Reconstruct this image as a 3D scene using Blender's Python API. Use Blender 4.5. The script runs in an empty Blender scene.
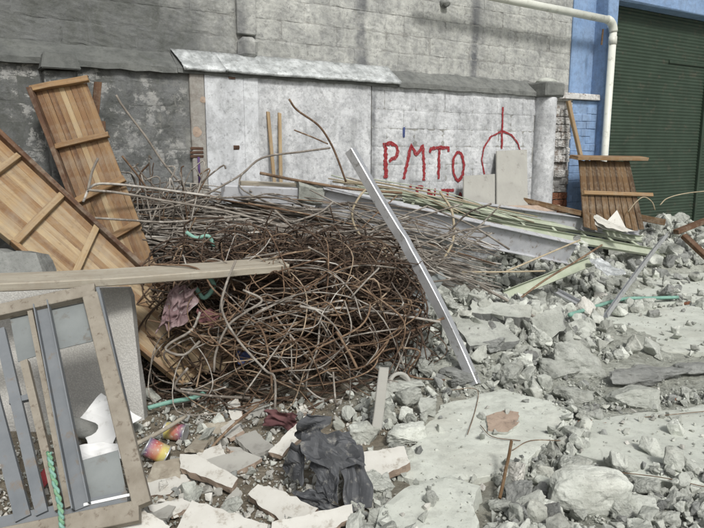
import bpy, bmesh, math, random
from mathutils import Vector, Matrix, noise as mnoise
R = math.radians
random.seed(11)
SC = bpy.context.scene
COL = SC.collection
V = Vector

# ------------------------------------------------------------------ camera, world, sun, exposure
F, TILT, CAMH = 640.0, R(10.0), 1.7
cam_d = bpy.data.cameras.new("camera")
cam = bpy.data.objects.new("camera", cam_d); COL.objects.link(cam)
cam_d.sensor_width = 36; cam_d.lens = 36 * F / 704; cam_d.clip_end = 500; cam_d.clip_start = 0.05
cam.location = (0, 0, CAMH); cam.rotation_euler = (math.pi / 2 - TILT, 0, 0)
SC.camera = cam
SUN_EL, SUN_AZ = R(45), R(160)        # azimuth clockwise from +Y: behind the camera, a little to the right
w = bpy.data.worlds.new("World"); SC.world = w; w.use_nodes = True
sky = w.node_tree.nodes.new("ShaderNodeTexSky"); sky.sky_type = 'NISHITA'; sky.sun_disc = False
sky.sun_elevation = SUN_EL; sky.sun_rotation = SUN_AZ; sky.dust_density = 4.0; sky.air_density = 1.0; sky.ozone_density = 1.0
bg = w.node_tree.nodes["Background"]; bg.inputs[1].default_value = 0.085
hs = w.node_tree.nodes.new("ShaderNodeHueSaturation"); hs.inputs['Saturation'].default_value = 0.2   # hazy, nearly white overcast
w.node_tree.links.new(sky.outputs[0], hs.inputs['Color']); w.node_tree.links.new(hs.outputs[0], bg.inputs[0])
sd = bpy.data.lights.new("sun", 'SUN'); sd.energy = 2.1; sd.angle = R(10); sd.color = (1.0, 0.975, 0.935)
sun = bpy.data.objects.new("sun", sd); COL.objects.link(sun)
sdir = V((math.sin(SUN_AZ) * math.cos(SUN_EL), math.cos(SUN_AZ) * math.cos(SUN_EL), math.sin(SUN_EL)))
sun.rotation_euler = sdir.to_track_quat('Z', 'Y').to_euler(); sun.location = sdir * 30
vs = SC.view_settings; vs.view_transform = 'Standard'; vs.look = 'None'; vs.exposure = 0.30; vs.gamma = 1; vs.use_curve_mapping = False

# ------------------------------------------------------------------ layout helpers: photograph pixel -> place in the world
CT, ST = math.cos(TILT), math.sin(TILT)
def ray(px, py):
    a, b = (px - 352) / F, (264 - py) / F
    return V((a, b * ST + CT, b * CT - ST))
CAM = V((0, 0, CAMH))
def A(px, py, Y):
    r = ray(px, py); return CAM + r * (Y / r.y)
def on_plane(px, py, p, n):
    r = ray(px, py); return CAM + r * ((V(p) - CAM).dot(n) / r.dot(n))
def G(px, py, z=0.0):
    return on_plane(px, py, (0, 0, z), V((0, 0, 1)))
def proj(p):
    q = V(p) - CAM; dep = q.y * CT - q.z * ST; up = q.y * ST + q.z * CT
    if dep < 0.05: return (1e4, 1e4)
    return (352 + F * q.x / dep, 264 - F * up / dep)
def blob(x, y, cx, cy, rx, ry, h):
    d = ((x - cx) / rx) ** 2 + ((y - cy) / ry) ** 2
    return h * math.exp(-d * 1.3)
def gh(x, y):
    h = 0.03 * mnoise.noise(V((x * 1.3, y * 1.3, 0.3))) + 0.012 * mnoise.noise(V((x * 5, y * 5, 2.3)))
    h += blob(x, y, 0.9, 5.3, 1.1, 0.75, 0.30) + blob(x, y, .55, 4.45, .5, .4, .10) + blob(x, y, 2.4, 8.0, 1.0, .4, .6) + blob(x, y, 1.8, 5.9, 0.9, .9, .12) + blob(x, y, -0.5, 5.5, 1.7, 0.8, 0.3)
    h += blob(x, y, 4.75, 9.45, 0.95, 0.55, 0.62) + blob(x, y, 3.6, 9.1, 0.9, 0.5, 0.3) + blob(x, y, 0.3, 3.9, 0.5, 0.35, 0.07)
    return h
def GT(px, py):
    r = ray(px, py); t = 1.5
    for _ in range(700):
        p = CAM + r * t
        if p.z <= gh(p.x, p.y): return p
        t += 0.02
    return CAM + r * t

# ------------------------------------------------------------------ object helpers
def tag(o, label=None, cat=None, group=None, kind=None):
    if label: o['label'] = label
    if cat: o['category'] = cat
    if group: o['group'] = group
    if kind: o['kind'] = kind
    return o
def thing(name, loc, label, cat, group=None, rotz=0):
    o = bpy.data.objects.new(name, None); COL.objects.link(o)
    o.location = loc; o.rotation_euler = (0, 0, rotz); o.empty_display_size = 0.1
    tag(o, label, cat, group)
    return o
def mw(o):
    m = o.matrix_basis.copy(); p = o.parent
    while p: m = p.matrix_basis @ m; p = p.parent
    return m
def link(name, me, mat, parent=None, M=None, smooth=False):
    o = bpy.data.objects.new(name, me); COL.objects.link(o)
    if mat is not None and not me.materials: me.materials.append(mat)
    if M is None: M = Matrix.Identity(4)
    if parent: o.parent = parent; o.matrix_basis = mw(parent).inverted() @ M
    else: o.matrix_basis = M
    if smooth:
        me.polygons.foreach_set('use_smooth', [True] * len(me.polygons)); me.update()
    return o
def mesh(name, vs_, fs):
    me = bpy.data.meshes.new(name); me.from_pydata([tuple(v) for v in vs_], [], fs); me.update(); return me
def world_mesh(name, vs_, fs, mat, parent=None, smooth=False):
    c = V((0, 0, 0))
    for v in vs_: c += V(v)
    c /= len(vs_)
    return link(name, mesh(name, [V(v) - c for v in vs_], fs), mat, parent, Matrix.Translation(c), smooth)
def rect(w_, t, c=0.0):
    a, b = w_ / 2, t / 2
    if c <= 0: return [(-a, -b), (a, -b), (a, b), (-a, b)]
    return [(-a + c, -b), (a - c, -b), (a, -b + c), (a, b - c), (a - c, b), (-a + c, b), (-a, b - c), (-a, -b + c)]
def chan(w_, d, t):   # C channel, web along x, open towards +y
    a = w_ / 2
    return [(-a, 0), (a, 0), (a, d), (a - t, d), (a - t, t), (-a + t, t), (-a + t, d), (-a, d)]
def angle(w_, d, t):
    return [(0, 0), (w_, 0), (w_, t), (t, t), (t, d), (0, d)]
def ibeam(w_, h, t):
    a, b = w_ / 2, h / 2
    return [(-a, -b), (a, -b), (a, -b + t), (t / 2, -b + t), (t / 2, b - t), (a, b - t), (a, b), (-a, b), (-a, b - t), (-t / 2, b - t), (-t / 2, -b + t), (-a, -b + t)]
def frame(p0, p1, nrm):
    z = (V(p1) - V(p0)).normalized(); x = V(nrm).cross(z)
    if x.length < 1e-4: x = V((1, 0, 0)).cross(z)
    x.normalize(); y = z.cross(x)
    M = Matrix((x, y, z)).transposed().to_4x4(); M.translation = V(p0)
    return M
def bar(name, p0, p1, prof, nrm, mat, parent=None, segs=3, jit=0.0, bow=(0, 0), twist=0.0, tap=1.0, rag=0.0):
    """a profile swept from p0 to p1; local z along it, local y towards nrm"""
    L = (V(p1) - V(p0)).length; vs_, fs, n = [], [], len(prof)
    for i in range(segs + 1):
        t = i / segs; b = 4 * t * (1 - t); s = 1 + (tap - 1) * t
        ox = bow[0] * b + random.uniform(-jit, jit); oy = bow[1] * b + random.uniform(-jit, jit)
        ca, sa = math.cos(twist * t), math.sin(twist * t)
        for (x, y) in prof:
            e = random.uniform(-rag, rag) if i in (0, segs) else 0
            vs_.append((ox + s * (x * ca - y * sa), oy + s * (x * sa + y * ca), t * L + e))
    for i in range(segs):
        for k in range(n):
            a, b = i * n + k, i * n + (k + 1) % n
            fs.append((a, b, b + n, a + n))
    fs.append(tuple(reversed(range(n)))); fs.append(tuple(range(segs * n, segs * n + n)))
    return link(name, mesh(name, vs_, fs), mat, parent, frame(p0, p1, nrm))
def catmull(pts, per=5):
    pts = [V(p) for p in pts]
    if len(pts) < 3: return pts
    P = [pts[0] * 2 - pts[1]] + pts + [pts[-1] * 2 - pts[-2]]; out = []
    for i in range(1, len(P) - 2):
        for k in range(per):
            t = k / per; a, b, c, d = P[i - 1], P[i], P[i + 1], P[i + 2]
            out.append(0.5 * ((2 * b) + (c - a) * t + (2 * a - 5 * b + 4 * c - d) * t * t + (3 * b - a - 3 * c + d) * t ** 3))
    out.append(pts[-1]); return out
def tube_geo(pts, r, sides=5, base=0, tap=1.0):
    vs_, fs = [], []; n = len(pts); nv = None
    for i, p in enumerate(pts):
        t = (pts[min(i + 1, n - 1)] - pts[max(i - 1, 0)])
        t = t.normalized() if t.length > 1e-9 else V((0, 0, 1))
        if nv is None: nv = t.orthogonal().normalized()
        else:
            nv = nv - t * nv.dot(t); nv = nv.normalized() if nv.length > 1e-6 else t.orthogonal().normalized()
        b = t.cross(nv); rr = r * (1 + (tap - 1) * i / max(1, n - 1))
        for k in range(sides):
            a = 2 * math.pi * k / sides; vs_.append(p + nv * (rr * math.cos(a)) + b * (rr * math.sin(a)))
    for i in range(n - 1):
        for k in range(sides):
            a, b = i * sides + k, i * sides + (k + 1) % sides
            fs.append((base + a, base + b, base + b + sides, base + a + sides))
    fs.append(tuple(base + q for q in reversed(range(sides)))); fs.append(tuple(base + (n - 1) * sides + q for q in range(sides)))
    return vs_, fs
def tube(name, pts, r, mat, parent=None, sides=6, smooth=True, tap=1.0):
    v, f = tube_geo([V(p) for p in pts], r, sides, 0, tap)
    return world_mesh(name, v, f, mat, parent, smooth)
def plate(name, poly, thick, n, mat, parent=None, side=None, rough=0.0, sub=True, seed=0):
    """flat broken piece from a world outline (top face), thickness away from n; ragged edges"""
    n = V(n).normalized(); pts = []; m = len(poly); rnd = random.Random(seed + m)
    L = max((V(a) - V(b)).length for a in poly for b in poly)
    for i in range(m):
        a, b = V(poly[i]), V(poly[(i + 1) % m]); pts.append(a)
        if sub:
            k = max(0, int((b - a).length / (L * 0.09)))
            for q in range(1, k + 1):
                p = a.lerp(b, q / (k + 1)); e = (b - a).normalized().cross(n)
                pts.append(p + e * rnd.uniform(-1, 1) * rough)
    k = len(pts); low = [p - n * thick + V((rnd.uniform(-1, 1), rnd.uniform(-1, 1), rnd.uniform(-1, 1))) * rough * 1.5 for p in pts]
    nn = [0, 0, 0]
    c = sum(pts, V((0, 0, 0))) / k
    area = sum(((pts[i] - c).cross(pts[(i + 1) % k] - c)).dot(n) for i in range(k))
    if area < 0: pts.reverse(); low.reverse()
    fs = [tuple(range(k)), tuple(reversed(range(k, 2 * k)))]
    for i in range(k): fs.append((i, i + k, (i + 1) % k + k, (i + 1) % k))
    o = world_mesh(name, pts + low, fs, mat, parent)
    if side is not None:
        o.data.materials.append(side)
        for i, pl in enumerate(o.data.polygons): pl.material_index = 0 if i == 0 else 1
    return o

# ------------------------------------------------------------------ materials
def lin(c): return tuple((x / 12.92 if x <= 0.04045 else ((x + 0.055) / 1.055) ** 2.4) for x in c)
def rgb(r, g, b): return lin((r / 255, g / 255, b / 255)) + (1,)
class NB:
    def __init__(s, name):
        s.m = bpy.data.materials.new(name); s.m.use_nodes = True; s.t = s.m.node_tree; s.b = s.t.nodes["Principled BSDF"]
    def n(s, ty, **k):
        x = s.t.nodes.new(ty)
        for a, b in k.items(): setattr(x, a, b)
        return x
    def put(s, sock, v):
        if hasattr(v, 'links'): s.t.links.new(v, sock)
        else: sock.default_value = v
    def coord(s, kind='Object', obj=None, scale=(1, 1, 1), loc=(0, 0, 0)):
        if kind == 'World': o = s.n("ShaderNodeNewGeometry").outputs['Position']
        else:
            x = s.n("ShaderNodeTexCoord"); o = x.outputs[kind]
            if obj: x.object = obj
        mp = s.n("ShaderNodeMapping"); s.put(mp.inputs['Vector'], o)
        mp.inputs['Scale'].default_value = scale; mp.inputs['Location'].default_value = loc
        return mp.outputs[0]
    def noise(s, vec, scale, detail=4, rough=0.55, dist=0.0):
        x = s.n("ShaderNodeTexNoise"); s.put(x.inputs['Vector'], vec); x.inputs['Scale'].default_value = scale
        x.inputs['Detail'].default_value = detail; x.inputs['Roughness'].default_value = rough; x.inputs['Distortion'].default_value = dist
        return x.outputs['Fac']
    def voro(s, vec, scale, feat='F1'):
        x = s.n("ShaderNodeTexVoronoi", feature=feat); s.put(x.inputs['Vector'], vec); x.inputs['Scale'].default_value = scale
        return x.outputs['Distance']
    def ramp(s, fac, stops):
        x = s.n("ShaderNodeValToRGB"); s.put(x.inputs[0], fac); e = x.color_ramp.elements
        while len(e) < len(stops): e.new(0.5)
        for i, (p, c) in enumerate(stops):
            e[i].position = p; e[i].color = c if hasattr(c, '__len__') else (c, c, c, 1)
        return x.outputs[0]
    def mix(s, fac, a, b, blend='MIX'):
        x = s.n("ShaderNodeMix", data_type='RGBA', blend_type=blend)
        s.put(x.inputs[0], fac); s.put(x.inputs[6], a); s.put(x.inputs[7], b); return x.outputs[2]
    def math(s, op, a, b=0.0, clamp=False):
        x = s.n("ShaderNodeMath", operation=op, use_clamp=clamp); s.put(x.inputs[0], a); s.put(x.inputs[1], b); return x.outputs[0]
    def xyz(s, vec):
        x = s.n("ShaderNodeSeparateXYZ"); s.put(x.inputs[0], vec); return x.outputs
    def rnd(s):
        o = s.n("ShaderNodeObjectInfo").outputs['Random']; i = s.n("ShaderNodeNewGeometry").outputs['Random Per Island']
        return s.math('FRACT', s.math('ADD', o, i))
    def orand(s): return s.n("ShaderNodeObjectInfo").outputs['Random']
    def bump(s, h, strength=0.4, dist=0.01, nrm=None):
        x = s.n("ShaderNodeBump"); s.put(x.inputs['Height'], h); x.inputs['Strength'].default_value = strength; x.inputs['Distance'].default_value = dist
        if nrm is not None: s.put(x.inputs['Normal'], nrm)
        return x.outputs[0]
    def out(s, col, rough=0.9, nrm=None, metal=0.0, spec=0.3):
        s.put(s.b.inputs['Base Color'], col); s.put(s.b.inputs['Roughness'], rough); s.put(s.b.inputs['Metallic'], metal)
        s.b.inputs['Specular IOR Level'].default_value = spec
        if nrm is not None: s.put(s.b.inputs['Normal'], nrm)
        return s.m
def smudge(name, c1, c2, c3=None, scale=6, rough=0.9, bump=0.4, bscale=60, bdist=0.006, metal=0.0, spec=0.3, var=0.25, kind='Object'):
    """a general weathered surface: two tones, flecks of a third, fine relief, small object-to-object change"""
    b = NB(name); v = b.coord(kind)
    col = b.mix(b.ramp(b.noise(v, scale, 6, 0.62), [(0.35, 0.0), (0.66, 1.0)]), c1, c2)
    if c3: col = b.mix(b.ramp(b.noise(v, scale * 2.7, 7, 0.7), [(0.55, 0.0), (0.68, 1.0)]), col, c3)
    if var: 
        k = b.math('ADD', b.math('MULTIPLY', b.rnd(), var), 1 - var * 0.6)
        col = b.mix(1.0, col, k, 'MULTIPLY')
    h = b.math('ADD', b.noise(v, bscale, 5, 0.7), b.math('MULTIPLY', b.noise(v, bscale * 0.22, 3), 1.5))
    return b.out(col, rough, b.bump(h, bump, bdist), metal, spec)

# wall frame first: materials of the wall read their stains from the wall's own coordinates
YAW = R(58)
WD = V((math.sin(YAW), math.cos(YAW), 0)); WN = V((WD.y, -WD.x, 0))
WP0 = A(440, 151, 7.6); WP0.z = 0
def wl(px, py, y=0.0):
    """pixel -> (s, z) on the wall plane set back by y"""
    p = on_plane(px, py, WP0 - WN * y, WN) - WP0
    return p.dot(WD), p.z
def wp(s, y, z): return WP0 + WD * s - WN * y + V((0, 0, z))
WM = Matrix((WD, -WN, V((0, 0, 1)))).transposed().to_4x4(); WM.translation = WP0

wall = thing('boundary_wall', WP0, 'long weathered grey and white block wall with a sloped ledge and red graffiti', 'wall', rotz=math.atan2(WD.y, WD.x))

def wall_mat(name, light, mid, dark, mild=(0.0, 0.0), moss=0.2, streak=0.5, bscale=40, bstr=0.5, flake=None, bvar=0.08, runs=(), grime=0.0):
    b = NB(name); v = b.coord('Object', wall); X = b.xyz(v)
    col = b.mix(b.ramp(b.noise(v, 2.2, 8, 0.68, .3), [(0.36, 0.0), (0.62, 1.0)]), mid, light)
    vs1 = b.coord('Object', wall, scale=(5, 5, 0.35)); st = b.ramp(b.noise(vs1, 1.3, 6, 0.62), [(0.50, 0.0), (0.72, 1.0)])
    col = b.mix(b.math('MULTIPLY', st, streak), col, dark)
    fine = b.ramp(b.noise(v, 13, 8, 0.78), [(0.46, 0.0), (0.62, 1.0)])
    col = b.mix(b.math('MULTIPLY', fine, 0.5), col, dark)
    m = b.ramp(b.math('ADD', b.math('MULTIPLY', X[0], -0.16), b.math('ADD', b.noise(v, 0.9, 7, 0.65), -0.5 + mild[0])), [(0.42, 0.0), (0.62, 1.0)])
    col = b.mix(b.math('MULTIPLY', m, mild[1]), col, rgb(70, 73, 70))
    col = b.mix(b.math('MULTIPLY', b.ramp(b.noise(v, 3.1, 8, 0.7, 0.6), [(0.60, 0.0), (0.72, 1.0)]), moss), col, rgb(74, 78, 62))
    if flake: col = b.mix(b.ramp(b.noise(v, 5.0, 9, 0.78), [(0.52, 0.0), (0.57, 1.0)]), col, flake)
    for (s_, w_, k_) in runs:      # old stains and dark streaks down the wall
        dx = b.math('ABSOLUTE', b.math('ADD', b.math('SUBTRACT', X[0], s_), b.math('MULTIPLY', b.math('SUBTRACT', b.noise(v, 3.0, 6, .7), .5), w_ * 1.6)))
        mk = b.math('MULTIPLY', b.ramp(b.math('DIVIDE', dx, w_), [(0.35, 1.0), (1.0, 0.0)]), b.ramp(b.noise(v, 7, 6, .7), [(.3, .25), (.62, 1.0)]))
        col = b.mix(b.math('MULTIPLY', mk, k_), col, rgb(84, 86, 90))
    if grime:                      # blotches of lichen and soot on the paint
        gm = b.ramp(b.noise(b.coord('Object', wall, scale=(1.4, 1.4, 1.0)), 2.6, 9, .74, .8), [(.44, 0.0), (.60, 1.0)])
        col = b.mix(b.math('MULTIPLY', gm, grime), col, rgb(126, 128, 128))
        col = b.mix(b.math('MULTIPLY', b.ramp(b.noise(v, 22, 8, .82), [(.55, 0.0), (.61, 1.0)]), grime), col, rgb(92, 92, 94))
    col = b.mix(1.0, col, b.math('ADD', b.math('MULTIPLY', b.orand(), bvar), 1 - bvar * .6), 'MULTIPLY')
    h = b.math('ADD', b.noise(v, bscale, 7, 0.72), b.math('MULTIPLY', b.noise(v, 7, 4), 2.0))
    return b.out(col, 0.92, b.bump(h, bstr, 0.012))
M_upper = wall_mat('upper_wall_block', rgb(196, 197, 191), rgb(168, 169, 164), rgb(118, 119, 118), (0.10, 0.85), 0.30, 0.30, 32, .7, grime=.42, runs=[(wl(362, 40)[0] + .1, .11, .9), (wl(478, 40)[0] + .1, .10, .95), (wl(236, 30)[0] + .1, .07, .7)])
M_mort = wall_mat('wall_mortar', rgb(172, 172, 166), rgb(140, 140, 136), rgb(96, 96, 92), (0.10, 0.85), 0.3, 0.3, grime=.5)
M_white = wall_mat('white_painted_block', rgb(216, 218, 219), rgb(192, 194, 196), rgb(122, 124, 128), (0, 0), 0.04, 0.40, grime=.45, runs=[(wl(373, 130)[0], .05, .8)])
M_plast = wall_mat('white_plaster', rgb(216, 219, 221), rgb(196, 199, 202), rgb(158, 160, 162), (0, 0), 0.04, 0.5, 30, 0.35, grime=.42)
M_dark = wall_mat('mildewed_brick', rgb(158, 158, 154), rgb(92, 94, 94), rgb(48, 50, 52), (0.14, .65), 0.3, 0.8, 16, 1.0, bvar=.04, grime=.6, flake=rgb(156, 156, 152))
M_ledge = wall_mat('ledge_cement', rgb(126, 128, 124), rgb(104, 106, 104), rgb(70, 72, 70), (0.0, .35), 0.3, 0.4)
M_pil = wall_mat('grey_strip_plaster', rgb(160, 158, 152), rgb(140, 138, 132), rgb(110, 100, 92), (0, 0), 0.1, 0.3)
M_raw = wall_mat('broken_brick_paint', rgb(198, 198, 196), rgb(166, 165, 160), rgb(110, 104, 98), (0, 0), 0.1, 0.3, 25, .7, flake=rgb(128, 118, 110), bvar=.3)
M_bluew = wall_mat('blue_painted_wall', rgb(138, 164, 198), rgb(122, 150, 186), rgb(102, 120, 144), (0, 0), 0.0, 0.5, 30, 0.5, grime=.15)
M_clay = smudge('clay_brick', rgb(138, 92, 68), rgb(110, 72, 54), rgb(160, 146, 132), 12)
M_red = smudge('red_spray_paint', rgb(146, 48, 52), rgb(126, 40, 46), rgb(178, 150, 148), 30, 0.9, 0.4, var=0.1)
M_rusty = smudge('rust_stain', rgb(94, 72, 58), rgb(66, 50, 42), None, 12)
M_black = smudge('dark_hollow', rgb(34, 30, 28), rgb(22, 20, 20), None, 12)
M_purple = smudge('purple_conduit', rgb(88, 66, 110), rgb(72, 54, 92), None, 12, 0.6)
M_foil = None
b = NB('flashing_foil'); v = b.coord('Object')
col = b.mix(b.ramp(b.noise(v, 9, 7, 0.7), [(0.4, 0.0), (0.62, 1.0)]), rgb(160, 164, 164), rgb(214, 218, 218))
col = b.mix(b.ramp(b.noise(v, 30, 6, 0.7), [(0.58, 0.0), (0.68, 1.0)]), col, rgb(120, 120, 112))
M_foil = b.out(col, b.ramp(b.noise(v, 14, 4), [(0.3, 0.35), (0.7, 0.65)]), b.bump(b.noise(v, 45, 5, 0.7), 0.7, 0.012), 0.35, 0.5)

def conc(name, light, mid, dark, warm, var=0.3, kind='Object', bd=0.01):
    b = NB(name); v = b.coord(kind)
    if kind == 'Object':
        off = b.n("ShaderNodeVectorMath", operation='ADD'); b.put(off.inputs[0], v)
        cb = b.n("ShaderNodeCombineXYZ"); rr = b.rnd()
        for i in range(3): b.put(cb.inputs[i], b.math('MULTIPLY', rr, 37.0 + i * 11))
        b.put(off.inputs[1], cb.outputs[0]); v = off.outputs[0]
    col = b.mix(b.ramp(b.noise(v, 3.5, 8, 0.65), [(0.38, 0.0), (0.62, 1.0)]), mid, light)
    col = b.mix(b.math('MULTIPLY', b.ramp(b.noise(v, 11, 8, 0.72), [(0.52, 0.0), (0.70, 1.0)]), 0.6), col, dark)
    col = b.mix(b.math('MULTIPLY', b.ramp(b.noise(v, 1.9, 5), [(0.52, 0.0), (0.75, 1.0)]), 0.5), col, warm)
    col = b.mix(b.math('MULTIPLY', b.ramp(b.voro(v, 55), [(0.10, 1.0), (0.22, 0.0)]), 0.4), col, dark)
    if var: col = b.mix(1.0, col, b.math('ADD', b.math('MULTIPLY', b.rnd(), var), 1 - var * 0.65), 'MULTIPLY')
    h = b.math('ADD', b.noise(v, 42, 7, 0.75), b.math('MULTIPLY', b.noise(v, 9, 4), 2.2))
    return b.out(col, 0.95, b.bump(h, 0.8, bd), 0, 0.2)
M_conc = conc('broken_concrete', rgb(200, 203, 195), rgb(168, 171, 163), rgb(108, 110, 105), rgb(158, 156, 145), .5)
M_concd = conc('grey_cement', rgb(156, 158, 154), rgb(128, 130, 127), rgb(88, 90, 88), rgb(128, 124, 116))
M_dust = conc('dusty_slab', rgb(202, 206, 197), rgb(186, 190, 181), rgb(150, 152, 145), rgb(180, 179, 168), 0.06, bd=.0035)
M_tile = smudge('white_plaster_board', rgb(204, 203, 196), rgb(192, 190, 182), rgb(160, 154, 143), 7, 0.8, 0.35, 50, 0.004, var=0.12)
M_tileside = smudge('plaster_board_edge', rgb(176, 158, 142), rgb(154, 137, 122), rgb(120, 108, 98), 9, 0.95, 0.7)
M_styro = smudge('white_sheet', rgb(232, 233, 232), rgb(222, 223, 222), rgb(196, 196, 192), 5, 0.6, 0.2, var=0.05)
M_pebble = None
b = NB('pebbledash'); v = b.coord('Object')
vo = b.voro(v, 95); col = b.mix(b.ramp(vo, [(0.15, 0.0), (0.6, 1.0)]), rgb(190, 189, 184), rgb(170, 169, 165))
col = b.mix(b.math('MULTIPLY', b.ramp(b.noise(v, 3, 6), [(0.4, 0.0), (0.7, 1.0)]), 0.35), col, rgb(150, 148, 140))
M_pebble = b.out(col, 0.95, b.bump(b.math('ADD', b.math('MULTIPLY', vo, -1.2), b.noise(v, 60, 6, 0.7)), 0.5, 0.004), 0, 0.2)

def wood(name, c1, c2, c3, var=0.55, gr=1.0, weath=None):
    b = NB(name); v = b.coord('Object', scale=(1, 1, 0.06))
    off = b.n("ShaderNodeVectorMath", operation='ADD'); b.put(off.inputs[0], v)
    cb = b.n("ShaderNodeCombineXYZ"); rr = b.orand()
    for i in range(3): b.put(cb.inputs[i], b.math('MULTIPLY', rr, 53.0 + i * 17))
    b.put(off.inputs[1], cb.outputs[0]); v = off.outputs[0]
    g = b.noise(v, 42 * gr, 7, 0.62, 0.6)
    col = b.mix(b.ramp(g, [(0.36, 0.0), (0.64, 1.0)]), c1, c2)
    col = b.mix(b.ramp(b.noise(v, 16 * gr, 4, 0.5, 1.2), [(0.5, 0.0), (0.7, 0.8)]), col, c3)
    r2 = b.math('POWER', b.math('FRACT', b.math('MULTIPLY', rr, 7.31)), 1.4)
    col = b.mix(b.math('MULTIPLY', r2, var), col, c3)
    v2 = b.coord('Object')
    if weath: col = b.mix(b.math('MULTIPLY', b.ramp(b.noise(v2, 2.6, 6, 0.7), [(0.42, 0.0), (0.64, 1.0)]), 0.4), col, weath)
    col = b.mix(b.math('MULTIPLY', b.ramp(b.noise(v2, 20, 6, 0.7), [(0.56, 0.0), (0.72, 1.0)]), 0.35), col, rgb(70, 52, 40))
    col = b.mix(b.math('MULTIPLY', b.ramp(b.noise(v2, 5.5, 8, 0.75), [(0.46, 0.0), (0.62, 1.0)]), 0.5), col, rgb(146, 136, 120))
    return b.out(col, 0.8, b.bump(g, 0.5, 0.004), 0, 0.25)
M_wood = wood('formwork_wood', rgb(162, 136, 100), rgb(140, 110, 78), rgb(98, 70, 50), .6, weath=rgb(140, 122, 100))
M_woodl = wood('pale_formwork_wood', rgb(172, 152, 118), rgb(150, 126, 94), rgb(120, 96, 72), .4, weath=rgb(172, 163, 144))
M_woodm = wood('brown_streaked_wood', rgb(136, 106, 76), rgb(114, 86, 62), rgb(82, 58, 44), .5, weath=rgb(126, 106, 86))
M_woodr = wood('red_brown_wood', rgb(110, 84, 64), rgb(90, 67, 52), rgb(70, 52, 42), .4)
M_woodd = wood('dark_brown_wood', rgb(118, 94, 66), rgb(92, 71, 50), rgb(58, 45, 36), .6)
M_woodg = wood('weathered_plank_wood', rgb(174, 168, 153), rgb(155, 148, 134), rgb(128, 120, 106), .2, .8, weath=rgb(154, 150, 140))

def rust(name, c1, c2, c3, metal=0.0):
    b = NB(name); v = b.coord('World'); r = b.rnd()
    col = b.ramp(r, [(0.0, c1), (0.45, c2), (0.8, c2), (1.0, c3)])
    col = b.mix(b.ramp(b.noise(v, 9, 5, 0.6), [(0.42, 0.0), (0.62, 0.75)]), col, c1)
    col = b.mix(b.ramp(b.noise(v, 24, 4, 0.6), [(0.56, 0.0), (0.68, 0.6)]), col, c3)
    return b.out(col, 0.85, b.bump(b.noise(v, 260, 3), 0.5, 0.003), metal, 0.25)
M_rebar = rust('rusty_rebar', rgb(84, 65, 52), rgb(126, 105, 85), rgb(178, 162, 140))
M_rebard = rust('shaded_rusty_rebar', rgb(58, 48, 41), rgb(86, 71, 60), rgb(128, 110, 93))  # darker copy of the rust, painting in shade deep inside the tangle
M_rebarg = rust('grey_rebar', rgb(98, 90, 82), rgb(146, 140, 131), rgb(196, 192, 184))
M_steel = smudge('galvanised_steel', rgb(204, 206, 208), rgb(188, 190, 192), rgb(150, 148, 144), 7, 0.38, 0.12, 40, 0.003, metal=0.6, spec=0.5, var=0)
M_primer = smudge('grey_primer_steel', rgb(184, 186, 189), rgb(166, 168, 172), rgb(132, 124, 116), 5, 0.65, 0.2, 30, 0.004, var=0.1)
M_green = smudge('green_primer_steel', rgb(172, 178, 160), rgb(154, 162, 142), rgb(182, 182, 170), 4, 0.7, 0.2, 30, 0.004, var=0.15)
M_frameb = smudge('blue_grey_frame_paint', rgb(120, 124, 127), rgb(102, 107, 111), rgb(116, 106, 94), 4, 0.6, 0.25, 30, 0.004, var=0.1)
M_framet = smudge('tan_frame_rust', rgb(146, 140, 128), rgb(126, 119, 107), rgb(98, 87, 75), 8, 0.85, 0.5, 40, 0.005, var=0.08)
M_sheet = smudge('dull_grey_sheet', rgb(132, 137, 136), rgb(114, 119, 119), rgb(106, 100, 92), 3, 0.6, 0.2, 30, 0.004, var=0.08)
M_pvc = smudge('cream_pvc', rgb(214, 216, 206), rgb(202, 204, 194), rgb(176, 176, 164), 4, 0.45, 0.05, var=0.03, spec=0.5)
M_shut = smudge('green_shutter_paint', rgb(54, 68, 56), rgb(45, 58, 47), rgb(70, 71, 60), 3, 0.6, 0.15, 40, 0.003, var=0, kind='Object')
M_tarp = smudge('black_rubber_sheet', rgb(80, 82, 85), rgb(62, 64, 67), rgb(128, 127, 122), 7, 0.65, 0.6, 60, 0.004, var=0.05, spec=0.5)
M_cloth = smudge('dirty_pink_cloth', rgb(158, 140, 140), rgb(104, 80, 83), rgb(164, 162, 162), 5, 0.95, 0.4, 80, var=0)
M_maroon = smudge('maroon_rag', rgb(116, 82, 82), rgb(96, 66, 68), None, 8, 0.95)
M_greenp = smudge('green_plastic', rgb(132, 172, 158), rgb(108, 150, 136), None, 8, 0.5, var=0.1)
M_rope = smudge('green_rope', rgb(128, 166, 136), rgb(96, 140, 110), rgb(186, 186, 140), 30, 0.9)
M_cord = smudge('tan_cable', rgb(176, 164, 140), rgb(150, 138, 116), None, 14, 0.8)
M_bluep = smudge('blue_plastic', rgb(74, 86, 130), rgb(60, 70, 108), None, 8, 0.6)
M_redp = smudge('red_plastic', rgb(150, 60, 62), rgb(120, 46, 50), None, 8, 0.5)
M_fibre = smudge('fibre_cement_board', rgb(168, 167, 160), rgb(154, 153, 147), rgb(136, 134, 128), 3, 0.9, 0.2, var=0.1)

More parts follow.
